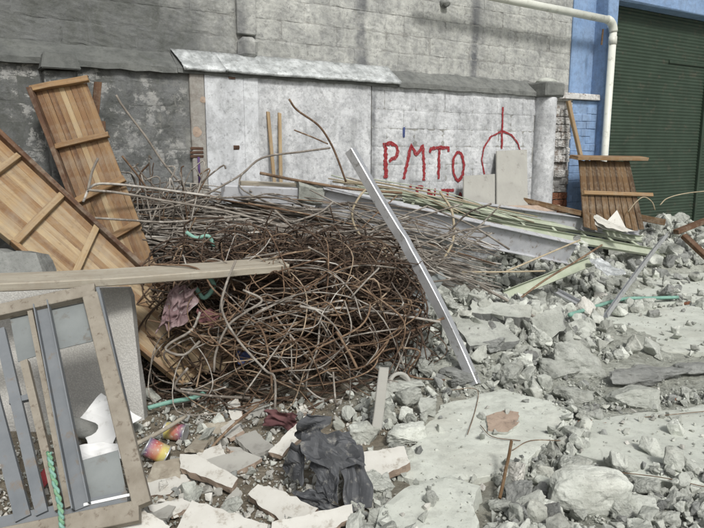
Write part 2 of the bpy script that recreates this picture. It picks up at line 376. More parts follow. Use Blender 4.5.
# ground: brown earth to the left, pale cement dust to the right
b = NB('rubble_ground'); v = b.coord('World'); X = b.xyz(v)
n1 = b.noise(v, 1.2, 7, 0.65)
k = b.ramp(b.math('ADD', b.math('ADD', b.math('MULTIPLY', X[0], 0.6), 0.30), b.math('MULTIPLY', b.math('SUBTRACT', n1, 0.5), 1.6)), [(0.25, 0.0), (0.75, 1.0)])
earth = b.mix(b.ramp(b.noise(v, 9, 8, 0.7), [(0.35, 0.0), (0.65, 1.0)]), rgb(122, 113, 98), rgb(158, 150, 134))
dust = b.mix(b.ramp(b.noise(v, 7, 8, 0.72), [(0.36, 0.0), (0.62, 1.0)]), rgb(148, 150, 140), rgb(190, 193, 183))
col = b.mix(k, earth, dust)
col = b.mix(b.math('MULTIPLY', b.ramp(b.noise(v, 34, 7, 0.75), [(0.5, 0.0), (0.7, 1.0)]), 0.35), col, rgb(112, 108, 100))
M_ground = b.out(col, 0.97, b.bump(b.math('ADD', b.noise(v, 60, 7, 0.75), b.math('MULTIPLY', b.noise(v, 16, 4), 2.0)), 1.0, 0.02), 0, 0.15)

# ------------------------------------------------------------------ ground
def axis(lo, hi, a, b_, step):
    out = []; x = a
    while x < b_ + 1e-6: out.append(x); x += step
    s, x = step, a
    while x > lo: s *= 1.35; x -= s; out.insert(0, x)
    s, x = step, out[-1]
    while x < hi: s *= 1.35; x += s; out.append(x)
    return out
gx, gy = axis(-90, 90, -3.4, 6.2, 0.07), axis(-60, 120, 1.6, 11.0, 0.07)
gv = []
for y in gy:
    for x in gx:
        far = max(0, -3.4 - x, x - 6.2, 1.6 - y, y - 11)
        gv.append((x, y, gh(x, y) * (1 if far < 3 else 0.3) + (0.03 * mnoise.noise(V((x * 9, y * 9, 7))) if far < 1 else 0)))
nx = len(gx)
gf = [(j * nx + i, j * nx + i + 1, (j + 1) * nx + i + 1, (j + 1) * nx + i) for j in range(len(gy) - 1) for i in range(nx - 1)]
tag(link('ground', mesh('ground', gv, gf), M_ground, smooth=True), kind='structure')

def floor_piece(name, poly_px, z, mat, thick=0.08, seed=0):
    pts = [G(px, py, z) for px, py in poly_px]; rnd = random.Random(seed)
    out = []
    for i in range(len(pts)):
        a, b_ = pts[i], pts[(i + 1) % len(pts)]; k = max(1, int((b_ - a).length / 0.12))
        for q in range(k):
            p = a.lerp(b_, q / k); nn = mnoise.noise(V((p.x * 4, p.y * 4, seed)))
            out.append(p + (b_ - a).normalized().cross(V((0, 0, 1))) * nn * 0.06)
    bm = bmesh.new(); top = bm.faces.new([bm.verts.new(p) for p in out])
    bmesh.ops.triangulate(bm, faces=bm.faces[:])
    for _ in range(3): bmesh.ops.subdivide_edges(bm, edges=[e for e in bm.edges if e.calc_length() > 0.16], cuts=1, use_grid_fill=False); bmesh.ops.triangulate(bm, faces=bm.faces[:])
    bnd = {v_ for e in bm.edges if e.is_boundary for v_ in e.verts}
    for v_ in bm.verts:
        v_.co.z += 0.012 * mnoise.noise(v_.co * 1.7) + 0.006 * mnoise.noise(v_.co * 7) - (0.012 if v_ in bnd else 0)
    r = bmesh.ops.extrude_edge_only(bm, edges=[e for e in bm.edges if e.is_boundary])
    for g in r['geom']:
        if isinstance(g, bmesh.types.BMVert): g.co.z -= thick
    bmesh.ops.recalc_face_normals(bm, faces=bm.faces[:])
    me = bpy.data.meshes.new(name); bm.to_mesh(me); bm.free()
    return tag(link(name, me, mat), kind='structure')
floor_piece('concrete_floor', [(560, 425), (625, 412), (704, 404), (780, 400), (800, 480), (704, 482), (620, 470), (580, 452)], 0.05, M_dust, seed=1)
floor_piece('concrete_floor', [(582, 318), (640, 308), (704, 303), (800, 300), (800, 352), (704, 352), (640, 350), (600, 340)], 0.04, M_dust, seed=2)
floor_piece('concrete_floor', [(628, 288), (640, 268), (672, 256), (720, 252), (800, 262), (800, 298), (704, 299), (650, 302)], 0.05, M_dust, seed=3)

# ------------------------------------------------------------------ boundary wall (parts in the wall's own frame: x along, y into the wall, z up)
def wbox(name, s0, s1, y0, y1, z0, z1, mat, bev=0.0, jit=0.0, parent=None, slope=0.0, cuts=0):
    bm = bmesh.new()
    r = bmesh.ops.create_cube(bm, size=1)
    for v_ in bm.verts:
        v_.co = V((v_.co.x * (s1 - s0), v_.co.y * (y1 - y0), v_.co.z * (z1 - z0)))
    if bev: bmesh.ops.bevel(bm, geom=bm.edges[:], offset=bev, segments=1, affect='EDGES')
    if cuts: bmesh.ops.subdivide_edges(bm, edges=bm.edges[:], cuts=cuts, use_grid_fill=True)
    for v_ in bm.verts:
        if jit: v_.co += V((random.uniform(-jit, jit), random.uniform(-jit, jit) * .6, random.uniform(-jit, jit)))
    me = bpy.data.meshes.new(name); bm.to_mesh(me); bm.free()
    return link(name, me, mat, parent or wall, WM @ Matrix.Translation(((s0 + s1) / 2, (y0 + y1) / 2, (z0 + z1) / 2)))
S = lambda px, y=0.0: wl(px, 110, y)[0]
YU = 0.16                                   # the upper wall stands back from the lower one
Z_top = wl(440, 73, YU)[1]; Z_bot = wl(440, 88, -0.04)[1]
S_L, S_COL, S_BLUE, S_JAMB, S_DOOR = S(-60) - 1.5, S(543), S(577), S(599), S(609)
wbox('mortar_core', S_L, S_BLUE, YU + 0.007, YU + 0.25, Z_bot, Z_top + 2.3, M_mort)
wbox('mortar_core', S_L, S(190), 0.0155, YU + 0.25, -0.4, Z_bot, M_mort)
wbox('mortar_core', S_COL, S_BLUE, 0.05, YU + 0.25, -0.4, Z_bot + .002, M_raw)
wbox('mortar_core', S(372), S_COL - .002, 0.006, YU + 0.25, -0.4, Z_bot + .002, M_mort)
# block meshes with worn faces, shared
def block_mesh(seed, rough=0.004, rag=.05):
    rnd = random.Random(seed); bm = bmesh.new(); bmesh.ops.create_cube(bm, size=1)
    front = [f for f in bm.faces if f.normal.y < -0.9]
    bmesh.ops.delete(bm, geom=[f for f in bm.faces if f.normal.y > 0.9], context='FACES')
    bmesh.ops.subdivide_edges(bm, edges=[e for e in bm.edges if all(v_.co.y < 0 for v_ in e.verts)], cuts=7, use_grid_fill=True)
    for v_ in bm.verts:
        if v_.co.y < 0:
            ex, ez = 0.5 - abs(v_.co.x), 0.5 - abs(v_.co.z)
            edge = (ex < 0.01) + (ez < 0.01)
            v_.co.y += rnd.uniform(0, rough) / 0.1 + (rnd.uniform(0, .035) + rough * 2) * edge
            if edge: v_.co.x *= 1 - max(0, rnd.gauss(-.002, rag * .4)); v_.co.z *= 1 - max(0, rnd.gauss(-.01, rag))
    me = bpy.data.meshes.new('block'); bm.to_mesh(me); bm.free()
    return me
def lay_blocks(s0, s1, z0, z1, y, h, L, mat, seed, gap=0.010, skip=lambda s, z: False, rough=0.004, name='block', depth=0.1, rag=.05):
    rnd = random.Random(seed); var = []
    for q in range(12):
        m_ = block_mesh(seed * 50 + q, rough, rag); m_.materials.append(mat); var.append(m_)
    z, row = z0, 0
    while z < z1 - 0.03:
        hh = min(h, z1 - z); s = s0 - (L * 0.5 if row % 2 else 0) - rnd.uniform(0, .06)
        while s < s1 - 0.02:
            l = L * rnd.uniform(0.94, 1.06); a, e = max(s, s0), min(s + l, s1)
            if e - a > 0.05 and not skip((a + e) / 2, z + hh / 2):
                yy = y + rnd.uniform(-0.002, 0.003)
                link(name, rnd.choice(var), None, wall, WM @ Matrix.Translation(((a + e) / 2, yy + depth / 2, z + hh / 2)) @ Matrix.Diagonal((e - a - gap, depth, hh - gap * rnd.uniform(.6, 1.1), 1)))
            s += l
        z += h; row += 1
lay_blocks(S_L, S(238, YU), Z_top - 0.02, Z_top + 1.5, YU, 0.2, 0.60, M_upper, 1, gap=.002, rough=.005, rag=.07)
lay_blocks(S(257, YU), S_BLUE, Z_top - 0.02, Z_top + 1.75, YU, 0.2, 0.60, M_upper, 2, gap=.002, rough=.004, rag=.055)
lay_blocks(S(372), S_COL - 0.12, 0.35, Z_bot, 0.0, 0.2, 0.42, M_white, 3, rough=0.0025, gap=.0015, rag=.03)
lay_blocks(S_L, S(190), 0.2, Z_bot, 0.012, 0.19, 0.42, M_dark, 4, rough=0.002, gap=0.0005, rag=.025)
# broken end right of the column: bricks with gaps, some bare clay
SB0 = S_COL + .13
lay_blocks(SB0, S(573), 1.15, Z_bot - .02, 0.0, 0.1, 0.22, M_raw, 5, rough=0.01, gap=0.012, skip=lambda s, z: (int(s * 91) + int(z * 47)) % 6 == 0, name='brick')
lay_blocks(SB0, S(573), 0.35, 1.15, 0.0, 0.1, 0.22, M_clay, 6, rough=0.01, gap=0.014, skip=lambda s, z: (int(s * 91) + int(z * 47)) % 7 == 0, name='brick')
# plastered strips
wbox('plaster_strip', S(190) + .002, S(204.5), -0.022, 0.2, -0.3, Z_bot, M_pil, 0.006, 0.002)
wbox('white_plaster_panel', S(204.5) + .002, S(243), -0.026, 0.2, -0.3, Z_bot - 0.002, M_plast, 0.003, 0.001)
wbox('white_plaster_panel', S(243) + .002, S(258), -0.020, 0.2, -0.3, Z_bot - 0.002, M_plast, 0.006, 0.001)
wbox('white_plaster_panel', S(258) + .002, S(372) - .012, -0.005, 0.2, -0.3, Z_bot - 0.002, M_white, 0.004, 0.001)
# pilaster on the upper wall with a rounded foot
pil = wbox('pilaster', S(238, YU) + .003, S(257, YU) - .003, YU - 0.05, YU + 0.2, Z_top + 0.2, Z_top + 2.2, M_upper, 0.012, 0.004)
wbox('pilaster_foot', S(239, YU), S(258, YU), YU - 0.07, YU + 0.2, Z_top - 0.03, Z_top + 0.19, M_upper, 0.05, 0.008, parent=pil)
# sloped cement ledge, laid in lengths
def ledge(s0, s1, mat, name='ledge', over=0.0, th=0.05, z_extra=0.0, seed=0):
    n = max(3, int((s1 - s0) / 0.12)); vs_, fs = [], []; rnd = random.Random(seed)
    for i in range(n + 1):
        s = s0 + (s1 - s0) * i / n; j = lambda a: rnd.uniform(-a, a)
        vs_ += [(s, YU + 0.02, Z_top + z_extra + j(.008)), (s, -0.04 - over + j(.006), Z_bot + 0.03 + z_extra * .6 + j(.006)), (s, -0.04 - over + j(.006), Z_bot - 0.02 + j(.008)), (s, YU + 0.02, Z_bot - 0.02)]
    for i in range(n):
        for q in range(4):
            a, b_ = i * 4 + q, i * 4 + (q + 1) % 4; fs.append((a, a + 4, b_ + 4, b_))
    fs += [(0, 1, 2, 3), (n * 4 + 3, n * 4 + 2, n * 4 + 1, n * 4)]
    return link(name, mesh(name, vs_, fs), mat, wall, WM)
ledge(S_L, S(178), M_ledge, seed=1); ledge(S(178) + .004, S(396), M_ledge, seed=2); ledge(S(396) + .004, S_COL - .15, M_ledge, seed=3)
wbox('ledge_stub', S(557), S(598), -0.03, YU + .02, Z_bot - 0.03, Z_bot + 0.05, M_raw, 0.01, 0.006)
# metal flashing over the ledge, two dented sheets
def flashing(s0, s1, seed):
    rnd = random.Random(seed); n, m_ = int((s1 - s0) / 0.04), 7; vs_, fs = [], []
    for i in range(n + 1):
        s = s0 + (s1 - s0) * i / n
        for q in range(m_ + 1):
            t = q / m_
            y = (YU - 0.01) + (-0.06 - YU) * min(1, t / 0.86) ; z = (Z_top + 0.02) + (Z_bot + 0.037 - Z_top - 0.02) * min(1, t / 0.86)
            if t > 0.86: z -= (t - 0.86) * 0.22
            d = 0.005 * mnoise.noise(V((s * 7, t * 4, seed))) + 0.003 * mnoise.noise(V((s * 25, t * 14, seed)))
            e = 0.008 * mnoise.noise(V((s * 6, 3, seed))) if q == m_ else 0
            vs_.append((s + (0.06 * t if i == 0 else (-0.0 if i < n else .03 * t)), y - abs(d) - .004, z + d * .8 + e))
    w1 = m_ + 1
    for i in range(n):
        for q in range(m_): fs.append((i * w1 + q, i * w1 + q + 1, (i + 1) * w1 + q + 1, (i + 1) * w1 + q))
    o = link('flashing', mesh('flashing', vs_, fs), M_foil, wall, WM, True)
    md = o.modifiers.new('thick', 'SOLIDIFY'); md.thickness = 0.003
flashing(S(178), S(222), 3); flashing(S(220), S(395), 5)
# pier cap at the far left
sc0, sc1 = S(41), S(80); zc = wl(60, 76)[1]
bm = bmesh.new(); bmesh.ops.create_cube(bm, size=1)
for v_ in bm.verts:
    top = v_.co.z > 0; v_.co = V((v_.co.x * (sc1 - sc0) * (0.78 if top else 1), v_.co.y * (0.2 if top else 0.3), v_.co.z * 0.13))
bmesh.ops.bevel(bm, geom=bm.edges[:], offset=0.008, segments=2, affect='EDGES')
me = bpy.data.meshes.new('pier_cap'); bm.to_mesh(me); bm.free()
link('pier_cap', me, M_ledge, wall, WM @ Matrix.Translation(((sc0 + sc1) / 2, -0.06, zc + 0.1)))
wbox('pier', sc0 + .03, sc1 - .03, -0.14, 0.05, -0.3, zc + 0.03, M_dark, 0.01, 0.004)
# hollows, slots, stains and conduit on the plaster
for (px, py, w_, h_) in [(232, 77, .07, .03), (236.5, 147.5, .06, .035)]:
    s, z = wl(px, py, -0.03); wbox('socket_hole', s - w_ / 2, s + w_ / 2, -0.034, -0.01, z - h_ / 2, z + h_ / 2, M_rusty, 0.004, 0.006)
for i in range(3):
    s, z = wl(197, 148.5 + i * 4, -0.022); wbox('vent_slot', s - .062, s + .062, -0.028, -.01, z - .012, z + .012, M_rusty, 0.003, 0.004)
s, z = wl(197, 150.5, -.022); 
s, z0 = wl(199.5, 184, -0.03); z1 = wl(199.5, 157, -.03)[1]
tube('conduit', [wp(s, -0.036, z0), wp(s, -0.036, z1)], 0.012, M_purple, wall)
for (px, py, r_) in [(197, 132, .055), (203, 100, .035)]:
    s, z = wl(px, py, -.022); plate('rust_patch', [wp(s + r_ * random.uniform(.7, 1) * math.cos(a * .7), -.0245, z + r_ * random.uniform(.7, 1) * math.sin(a * .7)) for a in range(9)], .01, WN, M_tileside, wall, sub=False)
for (px, py) in [(404, 132)]:
    s, z = wl(px, py); wbox('paint_fleck', s - .013, s + .013, -.006, .01, z - .06, z + .05, M_bluep, .005, .008)
s, z = wl(443, 4, YU); tube('pipe_stub', [wp(s, YU + .05, z), wp(s, YU - .05, z), wp(s, YU - .06, z - .02)], .05, M_concd, wall, 10)
# graffiti: brush strokes of paint lying on the blocks
def stroke(pts_px, w_, y=-0.0055, drip=True, name='graffiti_stroke'):
    pts = [V((wl(px, py, y)[0], wl(px, py, y)[1], 0)) for px, py in pts_px]
    path = []
    for i in range(len(pts) - 1):
        k = max(2, int((pts[i + 1] - pts[i]).length / 0.02))
        path += [pts[i].lerp(pts[i + 1], q / k) for q in range(k)]
    path.append(pts[-1]); vs_, fs = [], []
    for i, p in enumerate(path):
        t = (path[min(i + 1, len(path) - 1)] - path[max(i - 1, 0)]).normalized(); nn = V((-t.y, t.x, 0))
        a = w_ / 2 * random.uniform(0.5, 1.25); c = w_ / 2 * random.uniform(0.5, 1.25)
        for q in (p + nn * a, p - nn * c): vs_.append((q.x, y, q.y)); 
    for i in range(len(path) - 1): fs.append((2 * i, 2 * i + 1, 2 * i + 3, 2 * i + 2))
    o = link(name, mesh(name, vs_, fs), M_red, wall, WM)
    md = o.modifiers.new('thick', 'SOLIDIFY'); md.thickness = 0.002; md.offset = 0
    return o
def cr(x0, y0, sc, *pts): return [(x0 + x / sc, y0 + y / sc) for x, y in pts]
g1 = lambda *p: cr(350, 90, 4.4, *p)
stroke(g1((155, 232), (157, 310), (158, 388)), .056)
stroke(g1((152, 240), (180, 234), (203, 245), (211, 270), (203, 295), (172, 313)), .045)
stroke(g1((236, 392), (252, 320), (270, 243), (293, 286), (322, 243), (325, 320), (326, 398)), .044)
stroke(g1((352, 276), (356, 258), (395, 254), (435, 252), (434, 272)), .044)
stroke(g1((393, 255), (391, 320), (390, 392)), .044)
stroke(g1(*[(477 + 24 * math.sin(a / 14 * 6.283), 335 - 62 * math.cos(a / 14 * 6.283)) for a in range(15)]), .044)
for p in [((262, 437), (272, 440)), ((290, 447), (305, 440), (322, 446)), ((295, 447), (296, 500)), ((345, 452), (346, 500)), ((345, 452), (372, 500), (374, 450)), ((402, 457), (458, 457)), ((430, 457), (429, 505)), ((472, 505), (484, 468), (495, 505))]:
    stroke(g1(*[(a_, b_ - 16) for a_, b_ in p]), .036)
g2 = lambda *p: cr(460, 60, 3.517, *p)
stroke(g2((86, 402), (77, 350), (84, 308), (108, 270), (148, 250), (182, 264), (205, 295), (214, 330), (214, 380)), .026)
stroke(g2((151, 165), (149, 230), (147, 312)), .03)
stroke(g2((2, 480), (10, 500)), .026)

# round column with a grey square head
colm = thing('concrete_column', wp(S_COL, -0.02, 0), 'round white painted column with a square grey head, set into the block wall', 'column')
def lathe(name, c, prof, mat, parent, n=20, axis_=V((0, 0, 1)), smooth=True):
    q = axis_.to_track_quat('Z', 'Y'); vs_, fs = [], []
    for (r, z) in prof:
        for k in range(n):
            a = 2 * math.pi * k / n; vs_.append(V(c) + q @ V((r * math.cos(a), r * math.sin(a), z)))
    for i in range(len(prof) - 1):
        for k in range(n):
            a, b_ = i * n + k, i * n + (k + 1) % n; fs.append((a, b_, b_ + n, a + n))
    fs.append(tuple(reversed(range(n)))); fs.append(tuple(range((len(prof) - 1) * n, len(prof) * n)))
    o = world_mesh(name, vs_, fs, mat, parent)
    if smooth:
        for p in o.data.polygons: p.use_smooth = len(p.vertices) == 4
    return o
zcb = wl(543, 97, -.1)[1]; zct = wl(543, 82, -.1)[1]
lathe('shaft', wp(S_COL, -0.03, 0), [(.155, -0.3), (.152, 0.8), (.145, zcb - .05), (.15, zcb)], M_white, colm)
wb = wbox('column_head', S_COL - .18, S_COL + .17, -0.20, YU - .004, zcb + .004, zct, M_ledge, .02, .006, parent=colm)
lathe('mortar_dome', wp(S_COL, -0.03, zct), [(.14, 0.0), (.12, .035), (.07, .06), (.01, .07)], M_conc, wb)

# blue painted end of the wall and jamb of the shutter opening
bl = thing('blue_door_jamb', wp(S_BLUE, 0, 0), 'sky blue painted wall end and jamb beside the green shutter', 'door jamb')
zB = Z_bot + .05
wbox('painted_face', S_BLUE + .003, S_JAMB, YU - .01, YU + .26, zB + .003, Z_top + 2.3, M_bluew, .004, .001, parent=bl)
wbox('jamb_post', S_JAMB + .003, S_DOOR, -0.05, YU + .5, -0.3, Z_top + 2.3, M_bluew, .01, .002, parent=bl)
# exposed blue bricks below the ledge stub
rnd = random.Random(8); z = .3; row = 0
wbox('brick_core', S(574), S_JAMB + .001, 0.030, YU + .25, -0.3, zB - .085, M_bluew, parent=bl)
while z < zB - .17:
    s = S(574) - (0.1 if row % 2 else 0)
    while s < S_JAMB - .04:
        a, e = max(s, S(574)), min(s + .2, S_JAMB - .003)
        if e - a > .05:
            gone = rnd.random() < .2
            wbox('brick', a + .002, e - .002, 0.018 + rnd.uniform(0, .008) + (.02 if gone else 0), .08, z + .002, z + .097, M_raw if gone else M_bluew, .006, .003, parent=bl)
        s += .2
    z += .1; row += 1

# PVC rain pipe
pp = thing('rain_pipe', A(610, 200, 9.4), 'cream plastic rain pipe running along the wall and down the blue jamb', 'pipe')
yp = -0.14
e = wl(614, 21, yp); h0 = wl(470, -8, yp)
s0_, z0_ = e[0], e[1]
slope_ = (h0[1] - z0_) / (h0[0] - s0_)
top = [wp(s0_ - 3.2, yp, z0_ - 3.2 * slope_), wp(s0_ - .14, yp, z0_ - .14 * slope_)]
tube('horizontal_run', top, .048, M_pvc, pp, 16)
arc = [wp(s0_ - .14 + .14 * math.sin(a), yp, z0_ - .14 * slope_ * (1 - math.sin(a)) - .14 + .14 * math.cos(a)) for a in [i * math.pi / 16 for i in range(9)]]
tube('elbow', arc, .056, M_pvc, pp, 16)
dpp = tube('downpipe', [wp(s0_, yp, z0_ - .14), wp(s0_ - .01, yp, 1.2), wp(s0_ - .02, yp, -.1)], .048, M_pvc, pp, 16)
tube('coupling', [wp(s0_, yp, z0_ - .2), wp(s0_, yp, z0_ - .3)], .055, M_pvc, dpp, 16)
bar('pipe_bracket', wp(s0_ - .2, yp + .01, z0_ - .12), wp(s0_ - .2, yp + .02, z0_ - .32), rect(.03, .008), WN, M_woodd, pp, 2)

# green roller shutters with ribs
YD = 0.22
def shutter(s0, s1, label, rail=True):
    o = thing('roller_shutter', wp((s0 + s1) / 2, YD, 0), label, 'shutter')
    z0, z1, p = 0.0, Z_top + 1.2, 0.048; n = int((z1 - z0) / p); vs_, fs = [], []
    prof = [(0, 0.0), (.010, .25), (.014, .5), (.010, .75)]
    rows = [(z0 + (i + t) * p, d) for i in range(n) for (d, t) in prof]
    K = 8
    for (zz, d) in rows:
        for k in range(K + 1):
            s = s0 + (s1 - s0) * k / K
            vs_.append((s, YD - d + .008 * mnoise.noise(V((s * 1.2, zz * .8, 2))), zz))
    for i in range(len(rows) - 1):
        for k in range(K): a = i * (K + 1) + k; fs.append((a, a + 1, a + K + 2, a + K + 1))
    c = link('curtain', mesh('curtain', vs_, fs), M_shut, o, WM, True)
    if rail:
        zr = wl(680, 63, YD)[1]
        wbox('cross_rail', s0 + (s1 - s0) * .62, s1, YD - .03, YD - .016, zr - .025, zr + .02, M_shut, .004, parent=o)
    wbox('guide_rail', s1 + .01, s1 + .07, YD - .05, YD + .1, -.1, z1, M_shut, .006, parent=o)
    wbox('bottom_bar', s0, s1, YD - .03, YD - .017, 0.0, .07, M_shut, .004, parent=o)
    return o
SD1 = wl(701, 110, YD)[0]
shutter(S_DOOR - .02, SD1, 'dark green ribbed roller shutter beside the blue jamb')
shutter(SD1 + .09, SD1 + 2.6, 'dark green ribbed roller shutter past the guide rail, away from the blue jamb', False)
hd = tag(wbox('door_lintel', S_DOOR + .003, SD1 + 3.0, -0.02, YD + .3, wl(640, 5, -.02)[1] + .02, Z_top + 2.2, M_bluew, .02, .004, cuts=2), 'blue painted lintel beam over the green shutters', 'lintel')
M_h = mw(hd); hd.parent = None; hd.matrix_basis = M_h
wr = tag(wbox('backing_wall', S_DOOR, SD1 + 6, YD + .4, YD + .6, -.4, Z_top + 2.2, M_mort), 'dim wall of the building behind the shutters', 'wall')
M_h = mw(wr); wr.parent = None; wr.matrix_basis = M_h
# ------------------------------------------------------------------ things: timber
for o_ in (wall, colm, bl, hd, wr, pp): o_['kind'] = 'thing'
for o_ in COL.objects:
    if o_.name.startswith('roller_shutter'): o_['kind'] = 'thing'

def formwork(name, label, TL, TR, BL, BR, nplank, mats, rails, stiles, thick=0.018, gapf=0.04, seed=0, group=None):
    """boarded panel: planks run top to bottom, rails across (fraction, mat, overhang), stiles along the edges"""
    rnd = random.Random(seed); TL, TR, BL, BR = map(V, (TL, TR, BL, BR))
    n = (TR - TL).cross(BL - TL).normalized()
    if n.dot(CAM - TL) < 0: n = -n
    root = thing(name, min((TL, TR, BL, BR), key=lambda p: p.z), label, 'formwork panel', group)
    for i in range(nplank):
        a, b_ = i / nplank, (i + 1) / nplank; c = (a + b_) / 2
        p0 = TL.lerp(TR, c) + (BL - TL).normalized() * rnd.uniform(0, .015); p1 = BL.lerp(BR, c) + (BL - TL).normalized() * rnd.uniform(-.03, .02)
        wd = (TR - TL).length / nplank * (1 - gapf * rnd.uniform(.3, 1.6))
        bar('plank', p0 - n * rnd.uniform(0, .004), p1 - n * rnd.uniform(0, .004), rect(wd, thick, .002), n, mats[i % len(mats)] if len(mats) > 1 else mats[0], root, 4, .0018, rag=.012)
    for (f0, f1, w_, m_, ex) in rails:
        a = TL.lerp(BL, f0); b_ = TR.lerp(BR, f1); d = (b_ - a).normalized()
        bar('rail', a - d * ex[0] + n * .032, b_ + d * ex[1] + n * .032, rect(w_, .045, .003), n, m_, root, 3, .002, (0, .004), rag=.006)
    for (side, m_, w_, dpt, f0, f1) in stiles:
        a, b_ = (TL, BL) if side < 0 else (TR, BR); e = (TR - TL).normalized() * side
        bar('stile', a.lerp(b_, f0) + e * (w_ / 2 + .002) + n * (dpt / 2 - .02), a.lerp(b_, f1) + e * (w_ / 2 + .002) + n * (dpt / 2 - .02), rect(w_, dpt, .003), n, m_, root, 5, .002, rag=.008)
    return root
formwork('formwork_panel', 'upright red brown formwork panel of narrow planks leaning on the dark wall',
         A(35, 90, 5.15), A(86, 81, 5.2), A(128, 330, 4.75), A(176, 318, 4.85), 9, [M_woodm, M_wood, M_woodm, M_wood, M_woodl, M_wood, M_woodm, M_wood, M_wood],
         [(0.0, 0.0, .045, M_wood, (.02, .03)), (.245, .235, .04, M_wood, (0, .02)), (.47, .42, .05, M_wood, (0, .02)), (.66, .60, .05, M_wood, (0, .0))],
         [(-1, M_woodr, .035, .10, 0, 1)], seed=3)
rp = thing('timber_post', A(95, 125, 5.25), 'two short red brown studs nailed end to end, upright behind the leaning formwork panels', 'timber')
bar('stud', A(98, 82, 5.3), A(94, 126, 5.28), rect(.055, .04, .003), WN, M_woodr, rp, 2, .001, rag=.01)
bar('stud', A(101, 122, 5.24), A(104, 240, 5.1), rect(.065, .04, .003), WN, M_woodr, rp, 3, .001, rag=.01)
formwork('formwork_panel', 'long pale formwork panel leaning diagonally from the concrete slab to the rebar',
         A(-72, 170, 4.35), A(-22, 120, 4.75), A(184, 384, 4.12), A(236, 362, 4.4), 9, [M_woodl, M_woodl, M_wood, M_woodl, M_woodl, M_wood, M_woodl, M_woodl, M_wood],
         [(.14, .16, .045, M_woodl, (0, 0)), (.345, .325, .05, M_woodl, (0.01, 0.01)), (.55, .46, .045, M_woodl, (0, .02))],
         [(1, M_woodr, .035, .09, 0, 1.0), (-1, M_woodl, .03, .07, 0, .33), (-1, M_wood, .03, .07, .335, 1)], seed=5)
# plank lying over the slab and the rebar
tag(bar('timber_plank', A(-40, 284, 3.45), A(283, 264, 4.35), rect(.22, .05, .006), (0, -.12, 1), M_woodg, None, 12, .0015, (0, -.015), rag=.004),
    'long weathered timber plank lying across the concrete slab into the rebar', 'plank')
tag(bar('broken_lath', GT(376, 440) + V((0, 0, .06)), GT(381, 440) + V((0.02, .12, .40)), rect(.06, .03, .005), (0, -1, .3), M_fibre, None, 3, .003, rag=.015),
    'short weathered board end standing in the rubble beside the black sheet', 'board')
# right formwork against the shutter jamb
q0 = wp(S(577), -.32, 0); 
def WB(px, py, y): s, z = wl(px, py, y); return wp(s, y, z)
rpan = formwork('formwork_panel', 'dark brown formwork panel with a projecting top board, leaning beside the shutter',
         WB(579, 160, -.30), WB(629, 161, -.30), WB(583, 228, -.62), WB(645, 230, -.62), 9, [M_woodd],
         [(.50, .50, .05, M_wood, (0, .30))], [], seed=9)
bar('top_board', WB(574, 157.5, -.36), WB(644, 158.5, -.36), rect(.14, .045, .004), (0, -.2, 1), M_wood, rpan, 4, .002, rag=.01)
tag(bar('timber_pole', WB(568, 101, -.06), WB(581, 158, -.24), rect(.055, .05, .008), WN, M_woodl, None, 3, .002, rag=.01), 'pale timber pole leaning on the broken brick end of the wall', 'pole')
for (a, b_) in (((268, 112), (275, 190)), ((279.5, 113), (281, 190))):
    tag(bar('wooden_batten', WB(*a, -.012), WB(*b_, -.16), rect(.034, .02, .003), WN, M_woodl, None, 2, .001, rag=.005), 'thin yellow batten leaning on the white plaster wall', 'batten', 'thin yellow battens on the plaster')
tag(bar('timber_beam', A(522, 200, 8.0), A(600, 218, 8.3), rect(.09, .07, .006), (0, 0, 1), M_woodd, None, 3, .002, rag=.01), 'dark brown timber lying over the pale steel below the round column', 'timber')
tag(bar('timber_beam', A(588, 208, 8.9), A(663, 222, 9.0), rect(.10, .09, .006), (0, 0, 1), M_woodd, None, 3, .002, rag=.01), 'thick brown timber on the heap under the formwork panel by the shutter', 'timber')
tag(bar('timber_beam', A(676, 232, 8.4), A(720, 215, 8.7), rect(.09, .06, .006), (0, 0, 1), M_woodr, None, 3, .002, rag=.01), 'reddish timber end sloping up out of the heap by the shutter', 'timber')
tag(bar('timber_beam', A(684, 236, 8.3), A(712, 262, 7.9), rect(.09, .06, .006), (0, -.3, 1), M_woodr, None, 3, .002, rag=.01), 'reddish timber sloping down from the heap to the concrete floor', 'timber')
tag(bar('stick', GT(499, 508) + V((0, 0, .05)), A(512, 441, 3.15), rect(.016, .012, .003), (0, -1, 0), M_woodd, None, 4, .003), 'thin upright stick standing on the dusty broken slab', 'stick')

# ------------------------------------------------------------------ concrete slab on edge, left
sl = plate('upright_slab', [A(-130, 292, 3.75), A(128, 288, 4.0), A(131, 297, 3.99), A(146, 436, 3.8), A(60, 446, 3.72), A(-140, 455, 3.5)], .10, (0.1, -1, .12), M_pebble, None, None, .004, seed=2)
tag(sl, 'upright pebbledashed grey concrete slab standing behind the steel frame', 'concrete slab')

tag(plate('concrete_block', [A(-60, 246, 4.02), A(36, 253, 4.02), A(44, 276, 3.95), A(-60, 280, 3.95)], .2, (0, -1, .2), M_concd, None, None, .01, seed=4), 'plain grey concrete block between the plank and the pale leaning formwork', 'concrete block')
